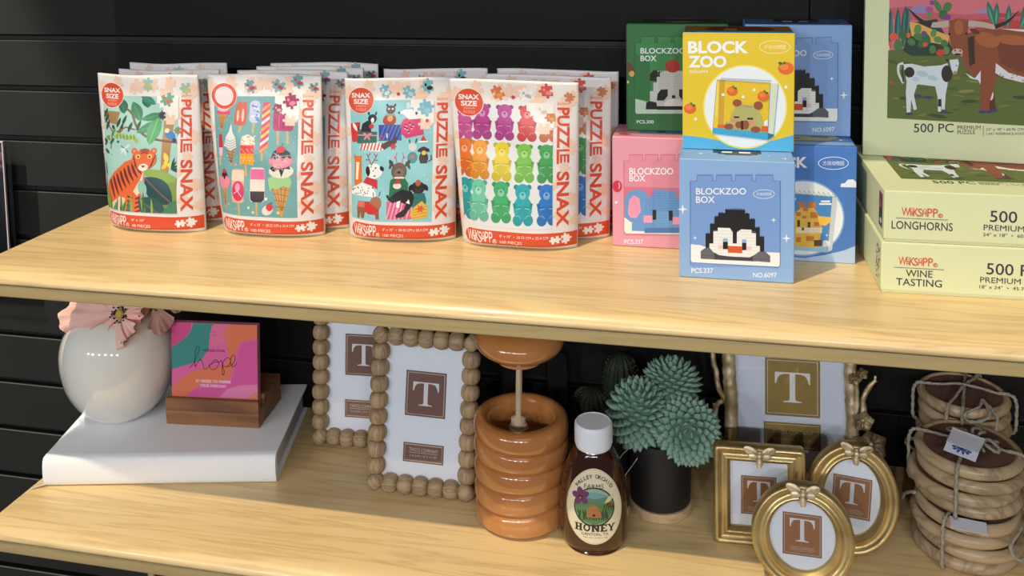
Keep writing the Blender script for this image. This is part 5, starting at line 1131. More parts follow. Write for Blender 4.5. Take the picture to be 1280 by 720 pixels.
gold_frame('oval gold frame with bee, tilted, right of the round gold frame', (0.8150, -0.187, ZL + 0.0014), (-0.17, 0.07, -0.03), 'oval', 0.0940, 0.1160, (0, 40), 57)
gold_frame('round gold frame with bee, nearest the shelf edge', (0.7615, -0.2540, ZL + 0.0010), (-0.17, 0.0, -0.03), 'oval', 0.1010, 0.1050, (0, 38.5), 52)

# tall twig frame behind
tw = thing('twig_frame', 'tall pale gold frame with cast twigs and blossoms, behind the small gold frames', 'picture frame', (0.7680, -0.060, ZL + 0.002), (-0.10, 0, 0.05))
def twig(pts, rad, seed=0, n=6, seg=9):
    P = catmull(pts, n); rs = random.Random(seed); m_ = len(P)
    R = [max(0.0009, (rad if not hasattr(rad, '__len__') else rad[0] + (rad[1] - rad[0]) * i / m_) * (1 + 0.22 * noise.noise(Vector((i * 0.7, seed, 0))))) for i in range(m_)]
    bm = bmesh.new(); tube(bm, P, R, seg)
    for v in bm.verts: v.co += Vector((noise.noise(v.co * 160), noise.noise(v.co * 170 + Vector((5, 0, 0))), 0)) * 0.0012
    return bm
TH = 0.225; TX0, TX1 = -0.0755, 0.0700
for pts, r, nm, sd in (([(TX0, 0, 0), (TX0 + .002, 0, .08), (TX0 - .001, 0, .15), (TX0 + .001, 0, TH)], (0.0088, 0.0075), 'twig_side', 1), ([(TX1, 0, 0), (TX1 - .001, 0, .08), (TX1 - .003, 0, .15), (TX1, 0, TH)], (0.0076, 0.0068), 'twig_side', 2),
                       ([(TX0, 0, .004), (0, 0, .005), (TX1, 0, .004)], 0.0075, 'twig_rail', 3), ([(TX0, 0, TH), (0, 0, TH + .001), (TX1, 0, TH)], 0.0075, 'twig_rail', 4)):
    obj(nm, twig(pts, r, sd, 14, 14), silvergold, tw, smooth=True)
for pts, r, sd in (([(TX0, 0, .085), (TX0 - .012, -.001, .105), (TX0 - .016, -.001, .125), (TX0 - .020, 0, .150), (TX0 - .017, 0, .20)], (0.0036, 0.0030), 5), ([(TX0 - .003, 0, .094), (TX0 - .013, 0, .088), (TX0 - .0170, 0, .078), (TX0 - .014, 0, .055), (TX0 - .010, 0, .045)], (0.0036, 0.0026), 6), ([(TX0 - .0165, 0, .079), (TX0 - .0185, 0, .088)], (.0028, .0022), 7),
                   ([(TX1, 0, .06), (TX1 + .011, 0, .085), (TX1 + .012, 0, .105), (TX1 + .018, 0, .118), (TX1 + .026, 0, .128)], (0.0042, 0.0026), 8), ([(TX1 + .024, 0, .125), (TX1 + .026, 0, .133)], (.0022, .0014), 9), ([(TX1 - .002, -.003, .07), (TX1 + .004, -.005, .1), (TX1 + .001, -.004, .14)], (.003, .002), 10)):
    obj('branch', twig(pts, r, sd, 6, 8), silvergold, tw, smooth=True)
def blossom(x, z, r, y=-0.011, n=5, rot=0.0):
    bm = bmesh.new()
    for k in range(n):
        a = rot + 2 * pi * k / n; M = Matrix.Translation((x, y, z)) @ Matrix.Rotation(-a, 4, 'Y') 
        t = bmesh.new(); G = []
        for j in range(6):
            v = j / 5; row = []
            for i in range(7):
                u = i / 3 - 1; hw = r * .52 * sin(pi * (0.12 + 0.80 * v)) ; row.append(t.verts.new((r * (.08 + .92 * v) * (1 - .1 * u * u), -r * .28 * v * v - 0.12 * r * u * u + .03 * r * sin(9 * u), u * hw)))
            G.append(row)
        for j in range(5):
            for i in range(6): t.faces.new((G[j][i], G[j][i + 1], G[j + 1][i + 1], G[j + 1][i]))
        bmesh.ops.solidify(t, geom=t.faces[:], thickness=0.0009); merge(bm, t, M)
    blob(bm, (x, y - r * .1, z), (r * .16, r * .14, r * .16), 10, 6)
    for k in range(8): blob(bm, (x + r * .24 * cos(k * .785), y - r * .2, z + r * .24 * sin(k * .785)), (.0006, .0006, .0006), 6, 4)
    return bm
for (x, z, r, rt) in ((TX1 + .009, .083, .013, .2), (TX1 + .018, .056, .0190, .6), (TX1 + .004, .058, .008, 1.0), (TX1 - .0005, .132, .0085, 0), (TX1 + .008, .139, .0075, .5), (TX0 - .012, .043, .010, .3), (TX0 - .003, .038, .009, .9), (TX1 + .002, .038, .009, .1), (TX0 - .014, .036, .008, .8)):
    obj('blossom', blossom(x, z, r, rot=rt), silvergold, tw, smooth=True)
obj('backing_board', box(TX0, TX1, 0.005, 0.010, 0.004, TH), back_m, tw)
S = Sheet(); S.part = 'paper_insert'; S.rect(TX0 * 1000 + 2, 6, TX1 * 1000 - 2, TH * 1000 - 2, (206, 212, 224))
gc = (148, 122, 62); insert_print(S, 0, 111, 65, gc, words=False); S.rect(-34, 36, 33, 68, sh(gc, .92)); S.frame(-31.5, 38.5, 30.5, 65.5, .9, (196, 180, 130)); S.rect(-31, 39, 30, 65, gc); S.text("TWO'S COMPANY", 0, 54, 5, (214, 204, 170), w=48, align=.5); S.text('5 X 7 IN | 13 X 18 CM', 0, 45, 4, (214, 204, 170), w=44, align=.5)
S.build(tw, lambda u, v, h: (u / 1000, 0.0044 - h, v / 1000), ink_paper)
obj('glass_pane', box(TX0, TX1, 0.0010, 0.0022, 0.006, TH - .002), glass_m, tw)

# ------------------------------------------------------------------ ceramic honey jar, lid with dipper
amber = mat('amber_glaze', (196, 132, 76), c2=(180, 116, 62), rough=0.09, coat=1.0, vscale=10, spec=0.6)
jx, jy = 0.4565, -0.181
jar = thing('honey_jar', 'ochre ceramic honey jar of stacked glossy rings with open top', 'jar', (jx, jy, ZL + 0.0002))
prof = [(0.0, 0.0), (0.036, 0.0), (0.044, 0.0016)]
for k in range(5):
    z0 = 0.002 + k * 0.0236
    for j in range(1, 10):
        a = -pi / 2 + pi * j / 10; prof.append((0.0485 + 0.0065 * cos(a) ** 0.8, z0 + 0.0118 + 0.0118 * sin(a)))
    if k < 4: prof.append((0.0482, z0 + 0.0236))
prof += [(0.0455, 0.1212), (0.0410, 0.1205), (0.0372, 0.116), (0.0375, 0.10), (0.038, 0.06), (0.038, 0.012), (0.0, 0.010)]
def wob(p, a, r, z):
    k = min(1, z / 0.02) * min(1, max(0, (0.125 - z)) / 0.02)
    return Vector((p.x, p.y, p.z + 0.0030 * sin(a + 0.9 + 34 * z) * k * (1 if r > 0.03 and r != 0.038 else 0)))
obj('jar_body', lathe(prof, 80, wob), amber, jar, smooth=True)
lidt = thing('jar_lid', 'ochre ceramic lid on a pale wooden dipper above the open jar', 'lid', (jx - 0.001, jy + 0.0, ZL + 0.1935), (0.02, 0.03, 0))
prof = [(0.0, -0.0085), (0.024, -0.0085), (0.026, -0.007), (0.0265, -0.0035), (0.030, -0.002), (0.040, 0.002), (0.0485, 0.009), (0.0515, 0.017), (0.049, 0.025), (0.040, 0.031), (0.024, 0.035), (0.012, 0.037), (0.0085, 0.040), (0.0105, 0.046), (0.009, 0.052), (0.0, 0.054)]
obj('lid_body', lathe([(max(0, p.x), p.y) for p in catmull([(a, b, 0) for a, b in prof], 3)], 64), amber, lidt, smooth=True)
dw = wood_mat('dipper_wood', (206, 182, 152), (170, 142, 112), scale=6, axis='Z', rough=0.6, bump=.2)
prof = [(0.0, -0.172), (0.007, -0.172)]
for k in range(7): zz = -0.170 + k * 0.0105; rr = (0.010, .0125, .0138, .0142, .0136, .0122, .0102)[k] * .88; prof += [(rr, zz), (rr, zz + 0.0062), (rr * .62, zz + 0.0068), (rr * .62, zz + 0.0100)]
prof += [(0.0105, -0.0955), (0.0112, -0.0905), (0.0098, -0.0895), (0.0098, -0.0870), (0.0086, -0.0860), (0.0086, -0.0800), (0.0072, -0.0790), (0.0036, -0.0770), (0.0037, -0.04), (0.0035, -0.009), (0.0, -0.009)]
autosmooth(obj('honey_dipper', lathe(prof, 24), dw, lidt, label='pale wooden honey dipper'), 35)

# ------------------------------------------------------------------ glass honey bottle
hx, hy = 0.5440, -0.2115
bot = thing('honey_bottle', 'glass honey bottle with white cap and oval cream label', 'bottle', (hx, hy, ZL + 0.0002), (0, 0, 0.13)); bot.scale = (1.0, 1.0, 1.10)
honey_m = mat('dark_honey', (74, 32, 12), c2=(60, 24, 8), rough=0.06, coat=1.0, vscale=8, trans=0.35, ior=1.45)
BP = [(0.0, 0.0, 0.0), (0.028, 0.0, .9), (0.0335, 0.0022, .8), (0.0365, 0.008, .76), (0.0378, 0.020, .74), (0.0380, 0.035, .74), (0.0368, 0.052, .75), (0.0338, 0.068, .78), (0.0296, 0.082, .83), (0.0255, 0.090, .88), (0.0215, 0.0955, .95), (0.0188, 0.0985, 1.0), (0.0178, 0.101, 1.0)]
def bottle_r(z):
    P = catmull([(r, zz, k) for r, zz, k in BP], 6)
    for a, b in zip(P, P[1:]):
        if a.y <= z <= b.y and b.y > a.y: f = (z - a.y) / (b.y - a.y); return a.x + (b.x - a.x) * f, a.z + (b.z - a.z) * f
    return 0.0178, 1.0
P = catmull(BP, 5); bm = bmesh.new(); rings = []
for p in P: rings.append([bm.verts.new((max(p.x, 0.0001) * cos(2 * pi * k / 64), max(p.x, 0.0001) * sin(2 * pi * k / 64) * p.z, max(p.y, 0))) for k in range(64)])
for A, B in zip(rings, rings[1:]):
    for k in range(64): bm.faces.new((A[k], A[(k + 1) % 64], B[(k + 1) % 64], B[k]))
bm.faces.new(rings[0][::-1]); bm.faces.new(rings[-1]); bmesh.ops.remove_doubles(bm, verts=bm.verts[:], dist=1e-5)
obj('bottle_glass', bm, honey_m, bot, smooth=True)
cap_m = mat('white_plastic', (232, 236, 243), rough=0.35, var=.02, vscale=20)
prof = [(0.0, 0.099), (0.0192, 0.099), (0.0198, 0.1005), (0.0196, 0.1030), (0.0208, 0.1036), (0.0210, 0.118), (0.0206, 0.1222), (0.0195, 0.1236), (0.0185, 0.1240), (0.0178, 0.1234), (0.0, 0.1234)]
autosmooth(obj('screw_cap', lathe(prof, 90, lambda p, a, r, z: p * 1.0 if not (0.1045 < z < 0.12) else Vector((p.x * (1 - .006 * (int(a * 90 / 2 / pi) % 2)), p.y * (1 - .006 * (int(a * 90 / 2 / pi) % 2)), p.z))), cap_m, bot, label='white ribbed screw cap'), 40)
def bottle_map(u, v, h):
    z = v / 1000; r, k = bottle_r(z); th = u / 1000 / 0.0335      # arc
    a = -pi / 2 + th; R = r + h
    return (R * cos(a), R * sin(a) * (k + .002) , z)
S = Sheet(); S.px([(60, 130), (418, 130), (418, 600), (60, 600)], (-30.5, 11, 30.5, 87), 1, 0, 0); S.part = 'paper_label'
CR = (226, 214, 182); DK = (60, 44, 34)
def lens_outline(cx, cy, rx, ry, n=48, e=1.0):
    return [(cx + rx * cos(2 * pi * k / n), cy + ry * sin(2 * pi * k / n)) for k in range(n)]
S.poly(lens_outline(239, 365, 178, 234), CR); S.ring(239, 365, 172, 228, 2, (190, 176, 140))
S.part = 'label_print'
S.circ(240, 362, 119, (48, 74, 50), 36); S.circ(240, 362, 112, (150, 178, 150), 36)
S.poly([(130, 340), (170, 310), (220, 300), (260, 290), (320, 305), (352, 330), (352, 380), (130, 380)], (96, 132, 110)); S.poly([(150, 300), (200, 280), (240, 270), (300, 285), (330, 300), (240, 312)], (120, 160, 160))
S.poly([(129, 360), (200, 330), (280, 340), (351, 355), (345, 400), (310, 450), (240, 474), (170, 450), (135, 400)], (92, 128, 74))
for k in range(14): random.seed(k); x = 150 + 13 * k; S.leaf(x, 450, x + random.uniform(-26, 20), 380, 12, (46, 74, 44))
S.poly([(196, 428), (200, 390), (212, 364), (238, 346), (262, 364), (276, 392), (280, 428)], (170, 112, 66))
for k in range(5): S.line([(200 + 2 * (4 - k), 372 + 13 * k), (240, 378 + 13 * k), (277 - 2 * (4 - k), 372 + 13 * k)], 2, (110, 68, 40))
S.circ(238, 412, 8, (60, 34, 24)); S.ring(240, 362, 119, 119, 4, DK)
for k in range(5): S.ell(158 + 30 * cos(k * 1.257 - .5), 302 + 30 * sin(k * 1.257 - .5), 27, 19, (112, 52, 98), k * 1.257 - .5)
S.circ(158, 306, 13, (70, 26, 60)); S.circ(158, 312, 5, (200, 160, 60)); S.leaf(300, 340, 362, 292, 26, (214, 206, 150))
S.ell(330, 352, 26, 13, (50, 40, 30), .4); 
for k in range(5): S.line([(300 + 14 * k, 345), (290 + 14 * k, 385)], 4, (50, 40, 30)); S.line([(308 + 10 * k, 340), (314 + 10 * k, 362)], 3, (170, 130, 50))
def arc_word(w_, a0, a1, rx, ry, h):
    n = len(w_)
    for i, ch in enumerate(w_):
        if ch == ' ': continue
        a = radians(a0 + (a1 - a0) * i / (n - 1)); x, y = 239 + rx * cos(a), 365 + ry * sin(a)
        S.text(ch, x, y, h, DK, bold=.02, rot=a + pi / 2, align=.5)
arc_word('VALLEY ORCHID', 222, 318, 138, 178, 24)
S.text('FARMS', 178, 250, 27, DK, w=122, bold=.02)
x = 128
for ch, wd in (('H', 48), ('O', 46), ('N', 48), ('E', 42), ('Y', 48)):
    y0, y1 = 470, 516; X = x; s_ = 12; g = 4.5
    def st(a, b): S.poly([(X + a - s_ / 2, y0), (X + a + s_ / 2, y0), (X + b + s_ / 2, y1), (X + b - s_ / 2, y1)], DK)
    if ch == 'H': st(11, 11); st(35, 35); S.rect(X + 11, 490, X + 35, 496, DK); [S.rect(X + c - 11, yy, X + c + 11, yy + g, DK) for c in (11, 35) for yy in (y0, y1 - g)]
    if ch == 'O': S.ring(X + 22, 493, 15, 19, 9, DK)
    if ch == 'N': st(10, 10); st(38, 38); st(10, 38); [S.rect(X + c - 9, yy, X + c + 9, yy + g, DK) for c, yy in ((10, y0), (38, y0), (10, y1 - g))]
    if ch == 'E': st(12, 12); S.rect(X + 2, y0, X + 38, y0 + 7, DK); S.rect(X + 2, y1 - 7, X + 40, y1, DK); S.rect(X + 12, 489, X + 30, 496, DK); S.rect(X + 32, y0, X + 38, y0 + 14, DK); S.rect(X + 34, y1 - 14, X + 40, y1, DK)
    if ch == 'Y': S.poly([(X + 2, y0), (X + 14, y0), (X + 28, 495), (X + 20, 497)], DK); S.poly([(X + 34, y0), (X + 44, y0), (X + 28, 498), (X + 22, 494)], DK); S.rect(X + 18, 493, X + 29, y1, DK); [S.rect(a, b, a + 20, b + g, DK) for a, b in ((X - 2, y0), (X + 30, y0), (X + 14, y1 - g))]
    x += wd
S.text('CANTON, TX', 166, 545, 20, DK, w=154, bold=.012); S.text('NET WT 16 OZ (1 LB)', 178, 561, 9, DK, w=136, bold=.01)
S.build(bot, bottle_map, ink_paper, base=0.0003, eps=0.00003, sub=1.8)

# ------------------------------------------------------------------ potted succulents and the dark cactus pot
pot_m = mat('matte_black_pot', (26, 25, 25), rough=0.55, var=0.15, vscale=30, bump=0.1, bscale=300)
sau_m = wood_mat('saucer_wood', (196, 168, 130), (160, 130, 94), scale=4, axis='X', rough=0.6)
pebble_ms = [mat('pebble_%d' % k, c, rough=0.8, var=.3, vscale=120) for k, c in enumerate(((132, 108, 84), (104, 82, 62), (156, 134, 108), (84, 68, 56)))]
def pebbles(parent, r, z, n, seed, name='gravel'):
    bm = bmesh.new(); rs = random.Random(seed)
    for k in range(n):
        a = rs.uniform(0, 2 * pi); q = r * sqrt(rs.random()); t = bmesh.new(); bmesh.ops.create_icosphere(t, subdivisions=1, radius=1)
        for v in t.verts: v.co *= rs.uniform(.8, 1.15)
        merge(bm, t, Matrix.Translation((q * cos(a), q * sin(a), z + rs.uniform(-.001, .0035))) @ Matrix.Rotation(rs.uniform(0, 3), 4, 'Z') @ Matrix.Diagonal((rs.uniform(.003, .0055), rs.uniform(.003, .0045), rs.uniform(.002, .0035), 1)))
    o = obj(name, bm, pebble_ms[0], parent); o['kind'] = 'stuff'
    for m_ in pebble_ms[1:]: o.data.materials.append(m_)
    nf = 20
    for i, p in enumerate(o.data.polygons): p.material_index = (i // nf * 7 + i // nf) % 4
    return o
suc_m = mat('succulent_leaf', (140, 172, 156), c2=(112, 146, 130), rough=0.55, vscale=60, sub=0.1, subr=(.4, 1, .6))
core_m = mat('succulent_core', (84, 118, 100), rough=0.8, var=.3, vscale=80)
def leaf_mesh(kind):
    bm = bmesh.new(); L_ = 1.0; rings = []
    for (t_, w_, th) in ((0, .30, .20), (.3, .50, .28), (.60, .46, .24), (.86, .20, .12)):
        rings.append([bm.verts.new((w_ * cos(2 * pi * k / 7), th * sin(2 * pi * k / 7) + (0.16 * t_ * t_ if kind else 0), t_)) for k in range(7)])
    for A, B in zip(rings, rings[1:]):
        for k in range(7): bm.faces.new((A[k], A[(k + 1) % 7], B[(k + 1) % 7], B[k]))
    tip = bm.verts.new((0, .14 if kind else 0.0, 1.08)); 
    for k in range(7): bm.faces.new((rings[-1][k], rings[-1][(k + 1) % 7], tip))
    me = bpy.data.meshes.new('leaf'); bmesh.ops.recalc_face_normals(bm, faces=bm.faces[:]); bm.to_mesh(me); bm.free(); me.materials.append(suc_m)
    for p in me.polygons: p.use_smooth = True
    return me
LEAF = leaf_mesh(1)
plant = thing('potted_succulent', 'pale green spiky succulent balls in a matte black pot', 'plant', (0.6125, -0.136, ZL + 0.0002))
obj('wooden_saucer', lathe([(0, 0), (0.0360, 0), (0.0370, .001), (0.0370, .009), (0.0360, .0105), (0, .0105)], 56), sau_m, plant)
autosmooth(obj('pot', lathe([(0, .0107), (0.0335, .0107), (0.0348, .012), (0.0362, .086), (0.0360, .0875), (0.0346, .0875), (0.0340, .084), (0.0330, .078), (0, .078)], 64), pot_m, plant, label='matte black straight pot'), 40)
pebbles(plant, 0.0315, 0.080, 150, 5)
cam_loc = Vector((0.6704, -1.1823, 1.3693))
def ball(c, r, n, indiv, sr, tiltv):
    core = bmesh.new(); blob(core, (0, 0, 0), (r[0] * .86, r[1] * .86, r[2] * .86), 18, 12)
    co = obj('rosette', core, core_m, plant, smooth=True, loc=c)
    Q = Vector(tiltv).to_track_quat('Z', 'Y'); cand = []
    wc = Vector(c) + plant.location
    for k in range(n):
        zf = 1 - 1.80 * (k + .5) / n; a = k * 2.399963; rr = sqrt(1 - zf * zf); d = Q @ Vector((rr * cos(a), rr * sin(a), zf))
        p = Vector((d.x * r[0], d.y * r[1], d.z * r[2])) * .78
        axis = Q @ Vector((0, 0, 1)); up = (axis - d * axis.dot(d)); 
        if up.length < 1e-3: up = Vector((1, 0, 0))
        up.normalize(); dirv = (d * 1.0 + up * 0.38 * (1 - max(zf, 0) * .6)).normalized()
        X = dirv.cross(up).normalized() if dirv.cross(up).length > 1e-3 else Vector((1, 0, 0)); Yv = dirv.cross(X)
        s = sr * (0.86 + 0.3 * min(1, (1 - zf) * 1.1)) * (0.94 + .12 * random.random())
        M = Matrix((X, Yv, dirv)).transposed().to_4x4(); M = Matrix.Translation(p) @ M @ Matrix.Diagonal((s * 1.12, s * 1.0, s * 1.32, 1))
        cand.append((-(cam_loc - wc).normalized().dot(d), M))
    cand.sort(key=lambda q: q[0])
    for (_, M) in cand[:indiv]:
        o = bpy.data.objects.new('leaf', LEAF); COL.objects.link(o); o.parent = co; o.matrix_local = M
    if cand[indiv:]:
        bm = bmesh.new()
        for (_, M) in cand[indiv:]: 
            t = bmesh.new(); t.from_mesh(LEAF); merge(bm, t, M)
        o = obj('hidden_leaves', bm, suc_m, co, smooth=True); o['kind'] = 'stuff'
ball((-0.0255, -0.012, 0.1165), (0.031, 0.030, 0.040), 165, 110, 0.0086, (0.02, -0.35, 1))
ball((0.0310, -0.016, 0.1030), (0.033, 0.031, 0.033), 160, 105, 0.0086, (0.1, -1.0, 0.35))
ball((0.0120, 0.024, 0.1400), (0.030, 0.028, 0.026), 140, 70, 0.0082, (0.05, 0.1, 1))
bm = bmesh.new(); tube(bm, catmull([(-0.047, -0.046, 0.070), (-0.040, -0.043, 0.082), (-0.030, -0.036, 0.088), (-0.026, -0.032, 0.082)], 6), 0.0004, 5); tube(bm, catmull([(-0.044, -0.048, 0.050), (-0.036, -0.044, 0.060), (-0.027, -0.036, 0.070), (-0.024, -0.0335, 0.074)], 6), 0.0004, 5)
o = obj('clear_tag_loop', bm, mat('clear_nylon', (170, 176, 178), rough=.2, var=.05), plant)

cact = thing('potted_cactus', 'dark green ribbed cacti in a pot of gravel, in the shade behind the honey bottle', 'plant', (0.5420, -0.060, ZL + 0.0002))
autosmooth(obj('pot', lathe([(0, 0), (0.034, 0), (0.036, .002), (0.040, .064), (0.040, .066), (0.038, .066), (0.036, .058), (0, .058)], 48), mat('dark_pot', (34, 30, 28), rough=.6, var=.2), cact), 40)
pebbles(cact, 0.0355, 0.061, 130, 8)
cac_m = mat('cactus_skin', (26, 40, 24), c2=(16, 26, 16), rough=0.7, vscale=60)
spine_m = mat('cactus_spine', (120, 116, 80), rough=.6, var=.1)
for (c, r, h, ribs, nm) in (((-0.017, -0.006, 0.078), .021, .022, 16, 'round_cactus'), ((-0.028, 0.004, 0.074), .015, .018, 14, 'round_cactus'), ((0.016, 0.012, 0.098), .021, .042, 14, 'tall_cactus'), ((0.012, -0.016, 0.074), .014, .016, 12, 'round_cactus')):
    bm = lathe([(r * sin(pi * j / 18), -h * cos(pi * j / 18)) for j in range(19)], ribs * 6, lambda p, a, rr, z: Vector((p.x * (1 + .07 * cos(ribs * a)), p.y * (1 + .07 * cos(ribs * a)), p.z)))
    cb = obj(nm, bm, cac_m, cact, smooth=True, loc=c)
    bm = bmesh.new()
    for k in range(ribs):
        a = 2 * pi * k / ribs
        for j in range(4, 15):
            th = pi * j / 18 ; pz = -h * cos(pi - th); pr_ = r * 1.06 * sin(th); p = Vector((pr_ * cos(a), pr_ * sin(a), pz))
            for q in (-.5, .5):
                d = Vector((cos(a + q), sin(a + q), .35 + q * .3)); t = bmesh.new()
                v = [t.verts.new(p + Vector((0, 0, .0002))), t.verts.new(p - Vector((sin(a) * .0002, -cos(a) * .0002, .0002))), t.verts.new(p + Vector((sin(a) * .0002, -cos(a) * .0002, -.0002))), t.verts.new(p + d * .0038)]
                for f in ((0, 1, 3), (1, 2, 3), (2, 0, 3)): t.faces.new([v[i] for i in f])
                merge(bm, t)
    o = obj('spines', bm, spine_m, cb); o['kind'] = 'stuff'

# ------------------------------------------------------------------ bundles of wooden coasters tied with twine
rimw = wood_mat('mango_rim', (182, 158, 124), (128, 102, 74), scale=3.5, axis='X', rough=0.42, coat=.2, ring=7, bump=0.3, streak=.4)
topw = wood_mat('mango_stained_top', (116, 82, 72), (84, 56, 52), scale=3.0, axis='X', rough=0.5, ring=8, bump=0.3, streak=.5)
twine_m = mat('grey_jute', (168, 160, 144), c2=(140, 130, 112), rough=0.9, vscale=400, bump=.6, bscale=900)
PRF = [(0.0, 0.0), (0.048, 0.0), (0.0525, 0.0008), (0.0555, 0.0030), (0.0565, 0.0058), (0.0552, 0.0086), (0.052, 0.0106), (0.0495, 0.0110), (0.0478, 0.0102), (0.0465, 0.0092)]
PT = 0.0143
def plate(name, label, loc, rot, s, group):
    t = thing(name, label, 'coaster', loc, rot, group); t.scale = (s, s, PT / 0.0113)
    rs = random.Random(int(loc[2] * 9000))
    k1, k2 = rs.uniform(0, 6), rs.uniform(0, 6)
    f = lambda p, a, r, z: Vector((p.x * (1 + .006 * sin(2 * a + k1) + .003 * sin(3 * a + k2)), p.y * (1 + .006 * sin(2 * a + k1)), p.z))
    M = Matrix.Rotation(rs.uniform(0, 6), 4, 'Z')
    b = lathe(PRF + [(0, 0.0092)], 56, f); obj('coaster_rim', b, rimw, t, smooth=True, rot=(0, 0, rs.uniform(0, 6)))
    b = lathe([(0, 0.0093), (0.0464, 0.0093), (0.0464, 0.0096), (0, 0.0096)], 48); obj('stained_face', b, topw, t, rot=(0, 0, rs.uniform(-.3, .3)))
    return t
def rope(parent_name, label, loc, loops, rad=0.0019, extra=()):
    t = thing('twine_tie', label, 'twine', loc, group='twine ties around the coaster bundles')
    for pts, closed in loops:
        bm = bmesh.new(); P = catmull(pts, 6, closed)
        for off in (0.0, pi):
            Q = []
            for i, p in enumerate(P):
                a = i * 0.9 + off; Q.append(p + Vector((cos(a) * .0007, sin(a) * .0007, sin(a * 1.3) * .0006)))
            tube(bm, Q, rad * .75, 6, closed)
        obj('twine_strand', bm, twine_m, t, smooth=True)
    return t
def wrap(cx, cy, z0, z1, R, ang, sag=0.0):
    """cross tie: over the top, down the rim and under"""
    c, s = cos(ang), sin(ang); R2 = R + 0.0028
    prof = [(-R2 * .6, z1 + .0016), (-R2 * .92, z1 + .0008), (-R2 - .001, z1 - .008), (-R2 - .0014, (z0 + z1) / 2), (-R2 - .001, z0 + .006), (-R2 * .93, z0 - .0004 + .0012)]
    out = [(cx + x * c, cy + x * s, z) for x, z in prof[::-1]] + [(cx, cy, z1 + .002 + sag)] + [(cx - x * c, cy - x * s, z) for x, z in prof]
    return out
def bow(cx, cy, z, ang, s=1.0):
    L_ = []
    for sg in (-1, 1):
        a = ang + (0 if sg > 0 else pi)
        d = Vector((cos(a), sin(a), 0)); n_ = Vector((-sin(a), cos(a), 0)); c = Vector((cx, cy, z))
        L_.append(([c, c + d * .012 * s + n_ * .005 * s + Vector((0, 0, .006)), c + d * .025 * s + n_ * .004 * s + Vector((0, 0, .003)), c + d * .027 * s - n_ * .004 * s + Vector((0, 0, .0015)), c + d * .013 * s - n_ * .004 * s + Vector((0, 0, .005)), c], False))
        L_.append(([c, c + d * .010 * s + n_ * .010 * s + Vector((0, 0, .002)), c + d * .018 * s + n_ * .018 * s + Vector((0, 0, .0012))], False))
    return L_
fx, fy = 0.9400, -0.1480
zz = ZL + 0.0003
names = ['bottom coaster of the front stack resting on the shelf', 'second coaster from the bottom of the front stack', 'third coaster from the bottom of the front stack', 'fourth coaster of the front stack, the top one of the lower bundle',
         'fifth coaster of the front stack, lowest of the upper bundle', 'sixth coaster from the bottom of the front stack, sticking out left', 'seventh coaster of the front stack, just under the top one', 'top coaster of the front stack with dark stained face and white tag']
offs = [(0.0, .002), (0.004, .0), (-0.002, .0), (0.002, .0), (0.0015, .003), (-0.0045, 0.0), (0.003, -.001), (0.0005, .0)]
z = zz
for k in range(8):
    if k == 4: z += 0.0025
    plate('coaster', names[k], (fx + offs[k][0], fy + offs[k][1], z), (0, 0, k), 0.955 if k != 5 else 0.975, 'front coaster stack'); z += PT + 0.0001
ztop = z
z1 = zz + 4 * (PT + .0001)
rope('twine', 'twine around the upper bundle of the front coaster stack, tied in a bow', (0, 0, 0), [(wrap(fx, fy, z1 + .0025, ztop, .0545, 1.15), False), (wrap(fx, fy, z1 + .0025, ztop, .0545, -0.35), False)] + bow(fx + .004, fy - .004, ztop + .004, 2.4, 1.0) + bow(fx + .004, fy - .004, ztop + .005, 1.0, .9))
rope('twine', 'twine around the lower bundle of the front coaster stack, loop hanging at the right', (0, 0, 0), [([q for q in wrap(fx, fy, zz + .001, z1 - .001, .0550, 0.95)][:6], False), ([(fx + .052, fy - .03, z1 + .0005), (fx + .036, fy - .052, z1 - .004), (fx + .026, fy - .062, z1 - .014), (fx + .034, fy - .064, z1 - .024), (fx + .047, fy - .056, z1 - .022), (fx + .052, fy - .046, z1 - .010), (fx + .044, fy - .046, z1 + .0005)], False), ([(fx + .052, fy - .03, z1 + .0005), (fx + .066, fy - .024, z1 - .005), (fx + .068, fy - .020, z1 - .02)], False), ([(fx - .0570, fy - .024, z1 + .012), (fx - .0625, fy - .006, z1 - .0), (fx - .0625, fy + .012, z1 - .018)], False)])
# tag on the front stack
tgm = mat('tag_card', (214, 216, 226), rough=.7, var=.02, vscale=30)
tagt = thing('gift_tag', 'folded white tag with blue ornament lying on the top front coaster', 'tag', (fx - .004, fy - .016, ztop + .0016), (0.30, 0.05, -0.50)); tagt.scale = (1.2, 1.2, 1.0); tagt.location.z += 0.009; tagt.location.x -= 0.004; tagt.location.y -= 0.004
b = prism([(-.013, 0), (.013, 0), (.013, .0004), (-.013, .0004)], -.017, .010); b.transform(Matrix.Translation((0, 0, .001)) @ Matrix.Rotation(.10, 4, 'X')); obj('tag_leaf', b, tgm, tagt)
b = prism([(-.013, 0), (.013, 0), (.013, .0004), (-.013, .0004)], -.013, .010); b.transform(Matrix.Translation((.001, .0005, .0035)) @ Matrix.Rotation(-.22, 4, 'X')); obj('tag_leaf', b, tgm, tagt)
S = Sheet(); S.part = 'tag_print'
for k in range(10): a = k * 2 * pi / 10; S.ell(6.4 * cos(a), -9.5 + 3.6 * sin(a), 1.7, 1.1, (66, 78, 130), a); S.ell(3.2 * cos(a), -9.5 + 1.8 * sin(a), 1.3, .7, (90, 98, 150), a)
S.ell(0, -9.5, 2, 1.4, (50, 60, 110))
def tm(u, v, h):
    p = Matrix.Translation((0, 0, .001)) @ Matrix.Rotation(.10, 4, 'X') @ Vector((u / 1000, v / 1000, .0004 + h)); return p
S.build(tagt, tm, ink_paper)
t2 = thing('gift_tag', 'white tag poking out between the two bundles of the front coaster stack', 'tag', (fx - .012, fy - .058, z1 + .0003), (0.12, 0.0, -.18))
